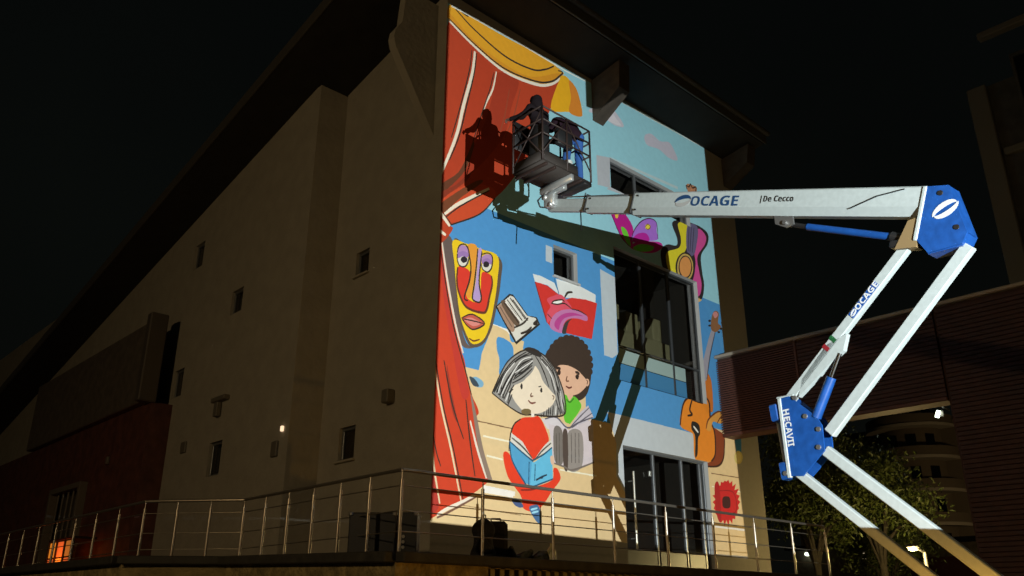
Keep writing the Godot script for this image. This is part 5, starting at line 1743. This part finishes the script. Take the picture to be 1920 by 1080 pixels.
	draw_stroke("1e1a18",0.026,[1.56,5.86,1.72,6.13])
	draw_stroke("1e1a18",0.026,[1.67,5.84,1.76,6.05])
	draw_stroke("1e1a18",0.026,[1.95,5.66,2.07,5.91])
	draw_stroke("1e1a18",0.026,[1.76,5.81,1.81,5.98])
	draw_stroke("1e1a18",0.026,[2.1,6.23,2.41,6.45,2.68,6.66])
	draw_stroke("1e1a18",0.026,[2.13,6.28,2.38,6.52,2.64,6.74])
	draw_stroke("1e1a18",0.026,[2.93,6.97,3.29,6.71,3.43,6.39,3.51,5.98])
	draw_stroke("1e1a18",0.026,[2.78,6.89,2.96,6.69,3.12,6.42])
	draw_stroke("1e1a18",0.026,[3.14,6.9,3.43,6.61,3.57,6.2])
	draw_stroke("1e1a18",0.026,[3.45,6.18,3.58,5.74])
	draw_stroke("1e1a18",0.026,[3.5,5.85,3.56,5.68])
	draw_stroke("1e1a18",0.026,[3.12,5.75,3.1,5.59])
	draw_stroke("1e1a18",0.026,[3.23,5.8,3.23,5.62])
	draw_stroke("1e1a18",0.026,[2.94,5.62,2.93,5.55])
	draw_stroke("cfccc8",0.026,[1.75,5.81,1.95,6.17,2.32,6.67,2.64,6.84])
	draw_stroke("cfccc8",0.026,[2.15,6.39,2.44,6.59,2.7,6.77])
	draw_stroke("cfccc8",0.026,[2.96,6.82,3.25,6.58,3.42,6.22])
	draw_stroke("cfccc8",0.026,[1.88,5.73,1.98,5.93])
	draw_stroke("cfccc8",0.026,[3.55,6.24,3.63,5.79])
	draw_stroke("cfccc8",0.026,[1.67,5.86,1.85,6.27,2.15,6.62])
	draw_stroke("cfccc8",0.026,[3.14,6.73,3.31,6.46])
	draw_stroke("cfccc8",0.026,[3.41,5.88,3.38,5.66])
	draw_stroke("2a2018",0.035,[1.5,5.84,1.85,6.48,2.16,6.79,2.5,6.98,2.8,7.01,3.11,6.94,3.39,6.73,3.55,6.46,3.68,6.16,3.69,5.75,3.29,5.62,2.71,5.57,2.37,5.53,1.99,5.63,1.5,5.84])
	fill_shape("d8c8b2",[3.39,6.05,3.39,6.01,3.36,5.98,3.33,5.95,3.3,5.95,3.27,5.96,3.25,5.99,3.24,6.03,3.25,6.07,3.27,6.11,3.3,6.13,3.34,6.13,3.37,6.12,3.39,6.09])
	draw_stroke("6a5448",0.025,[3.29,6.09,3.35,6.07,3.31,6])
	fill_shape("2a2522",[2.38,6.13,2.38,6.11,2.37,6.08,2.36,6.07,2.34,6.07,2.33,6.08,2.32,6.1,2.31,6.12,2.32,6.15,2.33,6.17,2.34,6.19,2.36,6.19,2.37,6.18,2.38,6.16])
	fill_shape("2a2522",[2.98,6.16,2.98,6.13,2.97,6.11,2.95,6.1,2.94,6.1,2.93,6.1,2.92,6.12,2.91,6.14,2.92,6.17,2.93,6.19,2.94,6.2,2.96,6.21,2.97,6.2,2.98,6.18])
	draw_stroke("6a4a3a",0.030,[2.65,6.04,2.62,5.96,2.7,5.98])
	draw_stroke("6a3a30",0.035,[2.55,5.86,2.64,5.81,2.77,5.85])
	draw_stroke("2a2522",0.020,[2.86,6.21,2.95,6.24])
	fill_shape("6a5a38",[2.63,5.62,2.62,5.59,2.57,5.56,2.52,5.54,2.45,5.53,2.39,5.54,2.35,5.55,2.34,5.58,2.35,5.61,2.39,5.64,2.45,5.66,2.52,5.67,2.58,5.67,2.62,5.65])
	fill_shape("d8d0c4",[2.64,5.58,2.72,5.59,2.72,5.51,2.64,5.52])
	fill_shape("cf3416",[2.13,5.28,2.37,5.45,2.66,5.51,2.87,5.55,3.06,5.33,3.16,5.06,2.92,4.83,2.67,4.6,2.37,4.84,2.07,5.09])
	draw_stroke("2a2018",0.030,[2.32,5.42,2.13,5.28,2.02,5.03,1.98,4.71])
	fill_shape("cf3416",[1.82,4.62,1.99,4.65,2.26,4.28,2.55,4.04,2.97,4.13,3.26,4.27,3.29,4.49,3.42,4.49,3.5,4.29,3.25,4.03,2.97,3.72,2.71,3.56,2.39,3.59,2.31,3.84,1.95,4.19])
	draw_stroke("7a1c10",0.035,[2.31,3.95,2.63,3.99,2.91,4.08])
	fill_shape("c6c2ba",[2.04,5.09,2.37,4.95,2.67,4.61,2.31,4.75,2.03,4.87],false)
	fill_shape("c6c2ba",[2.71,4.6,2.98,4.91,3.23,5.09,3.25,4.91,2.92,4.75])
	fill_shape("4a90b8",[2,4.91,2.31,4.75,2.65,4.59,2.6,4.05,2.42,4.12,2.15,4.39,2.03,4.64],false)
	fill_shape("5aa8c8",[2.71,4.56,2.98,4.73,3.26,4.94,3.26,4.63,3.27,4.27,2.91,4.14,2.58,4.04,2.64,4.56],false)
	draw_stroke("1f4a66",0.035,[2,4.91,2.31,4.75,2.65,4.59,2.68,4.6,2.98,4.75,3.26,4.94])
	draw_stroke("1f4a66",0.030,[2.56,4.55,2.54,4.04],false)
	draw_stroke("1f4a66",0.030,[2.74,4.52,2.72,4.18],false)
	draw_stroke("1c3040",0.035,[2.76,4.19,2.91,4.27,3.09,4.34])
	draw_stroke("1c3040",0.020,[2.77,4.22,2.97,4.26])
	draw_stroke("4a4640",0.035,[2.06,4.99,2.37,4.84,2.65,4.64])
	draw_stroke("4a4640",0.030,[2.71,4.6,2.98,4.85,3.23,5.03])
	draw_stroke("1f4a66",0.035,[2,4.91,2.07,4.53,2.42,4.12,2.57,4.03,2.91,4.14,3.27,4.27])
	fill_shape("c9a890",[3.2,4.74,3.3,4.74,3.31,4.58,3.22,4.59])
	fill_shape("3c5f86",[2.55,3.61,2.67,3.68,2.82,3.68,2.9,3.49,2.89,3.3,2.71,3.4])
	draw_stroke("8fc4d8",0.040,[2.6,3.58,2.79,3.63])
	draw_stroke("8fc4d8",0.040,[2.63,3.52,2.82,3.57])
	fill_shape("3f4f78",[2.06,3.73,2.2,3.77,2.39,3.64,2.28,3.6,2.14,3.64])

func paint_instruments() -> void:
	fill_shape("a80c78",[5.63,11.39,6.09,11.56,6.37,11.41,6.53,11.18,6.49,10.84,6.39,10.6,6.04,10.75,5.78,11.08])
	fill_shape("60b82a",[6.02,11.07,6.25,11.04,6.39,10.64,6.16,10.74])
	fill_shape("d8b43c",[5.93,11.39,5.92,11.35,5.9,11.31,5.87,11.28,5.84,11.27,5.81,11.28,5.79,11.31,5.79,11.35,5.8,11.39,5.82,11.43,5.85,11.46,5.88,11.47,5.91,11.46,5.93,11.43])
	draw_stroke("3a1030",0.025,[5.63,11.39,5.78,11.08,6.04,10.75,6.39,10.6])
	fill_shape("9a64c0",[6.42,10.82,6.56,11.14,6.89,11.52,7.28,11.74,7.59,11.71,7.57,11.46,7.61,11.23,7.3,11.07,6.84,10.95])
	fill_shape("a8188c",[6.47,10.81,6.63,11.04,6.93,11.2,7.14,11.21,7.19,11.03,6.68,10.84])
	fill_shape("b01a80",[6.37,10.59,6.66,10.85,7.18,11.02,7.7,11.15,7.78,11.02,7.41,10.76,6.9,10.61])
	fill_shape("62bc28",[6.48,10.62,6.85,10.84,7.38,10.93,7.25,10.76,6.73,10.59])
	fill_shape("d8c440",[7.31,11.5,7.29,11.45,7.26,11.41,7.2,11.38,7.15,11.36,7.1,11.36,7.07,11.38,7.06,11.41,7.07,11.46,7.11,11.5,7.16,11.53,7.22,11.55,7.27,11.55,7.3,11.53])
	draw_stroke("6a3a20",0.020,[7.06,11.42,7.19,11.54,7.3,11.49,7.17,11.37,7.06,11.42])
	draw_stroke("3a1030",0.025,[6.42,10.82,6.56,11.14,6.89,11.52,7.28,11.74,7.59,11.71,7.61,11.23])
	fill_shape("241c1c",[8.33,11.93,8.65,12.15,9.04,12.24,9.75,12.29,10.13,12.17,10.06,11.82,9.67,11.34,9.65,10.81,9.69,10.41,9.49,9.93,9.01,9.85,8.47,9.78,8.04,9.87,7.73,10.44,7.71,10.91,8.03,11.19,8.46,11.29,8.52,11.53])
	fill_shape("ccbe22",[8.62,12.02,9.04,12.19,9.06,11.94,8.95,11.37,8.61,10.92,8.48,10.43,8.62,10.13,8.26,10.14,8.03,10.36,7.92,10.66,8.01,10.96,8.58,11.26,8.71,11.59])
	fill_shape("c2458a",[9.61,12.17,10,12.08,9.92,11.77,9.47,11.24,9.5,10.77,9.56,10.38,9.36,9.99,8.85,9.98,8.51,10.1,9.08,10.36,9.34,10.96,9.33,11.42])
	fill_shape("5e5676",[9.1,12.12,9.62,12.2,9.33,11.29,8.96,11.24])
	draw_stroke("221c26",0.030,[9.17,12.11,9.02,11.28],false)
	draw_stroke("221c26",0.030,[9.29,12.13,9.11,11.29],false)
	draw_stroke("221c26",0.030,[9.42,12.15,9.22,11.3],false)
	fill_shape("241c1c",[9.27,10.85,9.19,10.62,9.04,10.42,8.84,10.27,8.64,10.22,8.47,10.26,8.37,10.39,8.34,10.59,8.41,10.81,8.56,11.01,8.76,11.16,8.96,11.23,9.14,11.19,9.25,11.05])
	fill_shape("b89a50",[9.21,10.83,9.15,10.63,9.02,10.45,8.85,10.32,8.67,10.28,8.52,10.32,8.43,10.43,8.42,10.61,8.48,10.81,8.6,10.99,8.77,11.12,8.95,11.17,9.1,11.14,9.2,11.01])
	fill_shape("241c1c",[9.16,10.82,9.1,10.65,8.99,10.5,8.85,10.39,8.7,10.35,8.58,10.38,8.5,10.49,8.49,10.63,8.54,10.8,8.65,10.96,8.79,11.07,8.94,11.11,9.07,11.08,9.14,10.98])
	fill_shape("cc8848",[9.11,10.82,9.06,10.67,8.97,10.53,8.85,10.44,8.72,10.41,8.61,10.44,8.55,10.53,8.54,10.66,8.58,10.81,8.67,10.94,8.8,11.04,8.93,11.08,9.03,11.05,9.1,10.96])
	draw_stroke("241c1c",0.050,[8.28,10.32,8.42,10.08,8.76,10])
	draw_stroke("8a8288",0.050,[8.53,10.22,8.7,10.19,8.94,10.3])
	fill_shape("c8a468",[8.4,9.76,8.85,9.94,9.49,9.94,9.22,9.76,8.82,9.73])
	draw_stroke("2a2018",0.030,[8.4,9.76,8.85,9.94,9.49,9.94])
	fill_shape("b07a58",[9.23,13.51,9.49,13.59,9.75,13.59,9.66,13.35,9.31,13.24])
	draw_stroke("2a2018",0.040,[9.23,13.35,9.2,13.46,9.34,13.47,9.44,13.6,9.52,13.5,9.72,13.6,9.64,13.36])
	fill_shape("8a4818",[8.58,7.84,8.85,8.07,9.27,8.3,9.29,7.98,9.1,7.42,8.8,6.98,8.52,6.97])
	fill_shape("b8641c",[9.27,7.8,9.53,7.73,9.64,7.46,9.59,6.76,9.39,6.73,9.17,7.09])
	fill_shape("7a3414",[9.31,6.21,9.89,6.18,10.05,6.03,9.9,5.51,9.6,5.25,8.97,5.18,8.62,5.3,9.28,5.35])
	fill_shape("d07a1c",[8.02,6.11,8.2,6.65,8.51,6.93,9.04,7.05,9.42,6.96,9.42,6.45,9.57,6.13,9.52,5.57,9.3,5.33,8.81,5.31,8.55,5.35,8.57,5.88,8.49,5.98])
	draw_stroke("3a1c0a",0.060,[8.02,6.11,8.2,6.65,8.51,6.93,9.04,7.05,9.42,6.96,9.42,6.45,9.57,6.13,9.52,5.57,9.3,5.33])
	draw_stroke("3a1c0a",0.050,[10.02,6.02,9.9,5.51,9.6,5.25,8.97,5.17])
	draw_stroke("1c120c",0.060,[8.64,6.88,8.5,6.59,8.59,6.48,8.38,6.41])
	draw_stroke("1c120c",0.050,[8.64,6.88,8.88,6.87,9.13,6.86])
	fill_shape("1c1814",[8.57,6.29,8.86,6.25,8.88,6.01,8.77,5.86,8.7,5.47,8.58,5.37,8.65,5.9,8.51,6.09])
	draw_stroke("d0ccc4",0.060,[8.61,6.17,8.81,6.03])
	fill_shape("c88a3a",[9.19,6.19,9.35,6.47,9.65,6.64,9.89,6.78,10.1,6.71,10.16,6.49,9.83,6.42,9.54,6.42,9.38,6.15])
	draw_stroke("5a2c10",0.040,[9.19,6.19,9.35,6.47,9.88,6.76,10.14,6.6])
	draw_stroke("5a2c10",0.030,[9.73,6.41,9.96,6.61,10.16,6.5])
	fill_shape("8e8a94",[9.85,9.09,10.04,9.11,9.71,8.39,9.42,7.58,9.17,7.59,9.3,8.04])
	draw_stroke("2a2628",0.030,[10.04,9.07,9.69,8.33,9.42,7.58])
	fill_shape("7c5434",[9.96,9.56,10.14,9.74,10.32,9.71,10.24,9.4,10.38,9.32,10.09,9.09,9.84,9.14])
	fill_shape("b87a78",[10.01,9.63,10.19,9.73,10.27,9.64,10.1,9.51])
	fill_shape("241814",[9.88,9.37,9.87,9.36,9.85,9.34,9.82,9.33,9.79,9.32,9.76,9.32,9.75,9.33,9.74,9.34,9.75,9.36,9.77,9.38,9.8,9.39,9.83,9.4,9.85,9.4,9.87,9.39])
	fill_shape("241814",[9.85,9.23,9.85,9.21,9.83,9.2,9.8,9.18,9.77,9.18,9.74,9.18,9.72,9.18,9.72,9.2,9.73,9.21,9.75,9.23,9.78,9.24,9.81,9.25,9.83,9.25,9.85,9.24])
	fill_shape("241814",[10.53,9.47,10.52,9.45,10.49,9.44,10.47,9.42,10.43,9.41,10.41,9.41,10.39,9.42,10.39,9.44,10.39,9.45,10.42,9.47,10.44,9.48,10.48,9.49,10.5,9.49,10.52,9.48])
	fill_shape("241814",[10.44,9.27,10.43,9.25,10.4,9.23,10.38,9.22,10.34,9.21,10.32,9.21,10.3,9.22,10.3,9.23,10.31,9.25,10.33,9.27,10.36,9.28,10.39,9.29,10.41,9.29,10.43,9.28])
	fill_shape("241814",[10.3,9.13,10.29,9.12,10.27,9.1,10.24,9.09,10.21,9.08,10.18,9.08,10.17,9.09,10.16,9.1,10.17,9.12,10.19,9.14,10.22,9.15,10.25,9.15,10.28,9.15,10.3,9.15])
	bare_plaster([-1,14.9,.03,14.9,4.8,15.07,10.37,15.25,10.43,8.3,10.63,2.93,12,2.9,12,16,-1,16])
	bare_plaster([-1,3.15,0,3.15,5.36,3.09,10.63,2.92,12,2.9,12,2,-1,2])
	draw_stroke("e0dcd0",0.035,[.11,14.86,2.07,14.96,4.01,14.97,4.83,15.03],false)
	draw_stroke("e0dcd0",0.030,[5.92,15.04,7.91,15.12,10.33,15.21],false)
	fill_shape("2c6a9c",[10.55,6.18,10.84,6.22,10.8,5.75,10.6,5.67])
	fill_shape("b8a860",[10.85,5.62,10.81,5.53,10.74,5.46,10.65,5.42,10.56,5.41,10.48,5.43,10.43,5.49,10.43,5.57,10.46,5.65,10.53,5.72,10.62,5.77,10.71,5.78,10.79,5.75,10.84,5.7])
	fill_shape("c8b878",[10.77,5.61,10.75,5.55,10.7,5.49,10.64,5.46,10.58,5.45,10.53,5.47,10.5,5.52,10.5,5.58,10.52,5.64,10.57,5.69,10.63,5.72,10.69,5.73,10.74,5.71,10.77,5.67])
	fill_shape("b81a1c",[10.51,4.39,10.39,4.3,10.42,4.22,10.33,4.15,10.31,4.06,10.21,4.02,10.19,3.92,10.07,3.93,10.03,3.79,9.92,3.89,9.84,3.71,9.77,3.87,9.65,3.71,9.62,3.86,9.49,3.77,9.48,3.88,9.38,3.87,9.36,3.96,9.29,3.99,9.31,4.07,9.23,4.12,9.3,4.22,9.2,4.28,9.35,4.36,9.22,4.45,9.42,4.49,9.33,4.63,9.5,4.62,9.49,4.76,9.62,4.73,9.67,4.84,9.77,4.83,9.85,4.89,9.93,4.87,10.03,4.93,10.08,4.84,10.22,4.92,10.2,4.77,10.38,4.86,10.28,4.68,10.5,4.74,10.36,4.58,10.52,4.56,10.41,4.45],false)
	fill_shape("9c1418",[9.35,4.69,9.57,4.76,9.53,3.86,9.35,3.95])
	fill_shape("3a1412",[9.7,4.44,10.01,4.47,9.99,4.21,9.67,4.19])
	draw_stroke("8c1216",0.030,[9.55,4.6,10.23,4.61,10.25,4.12,9.55,4.02])
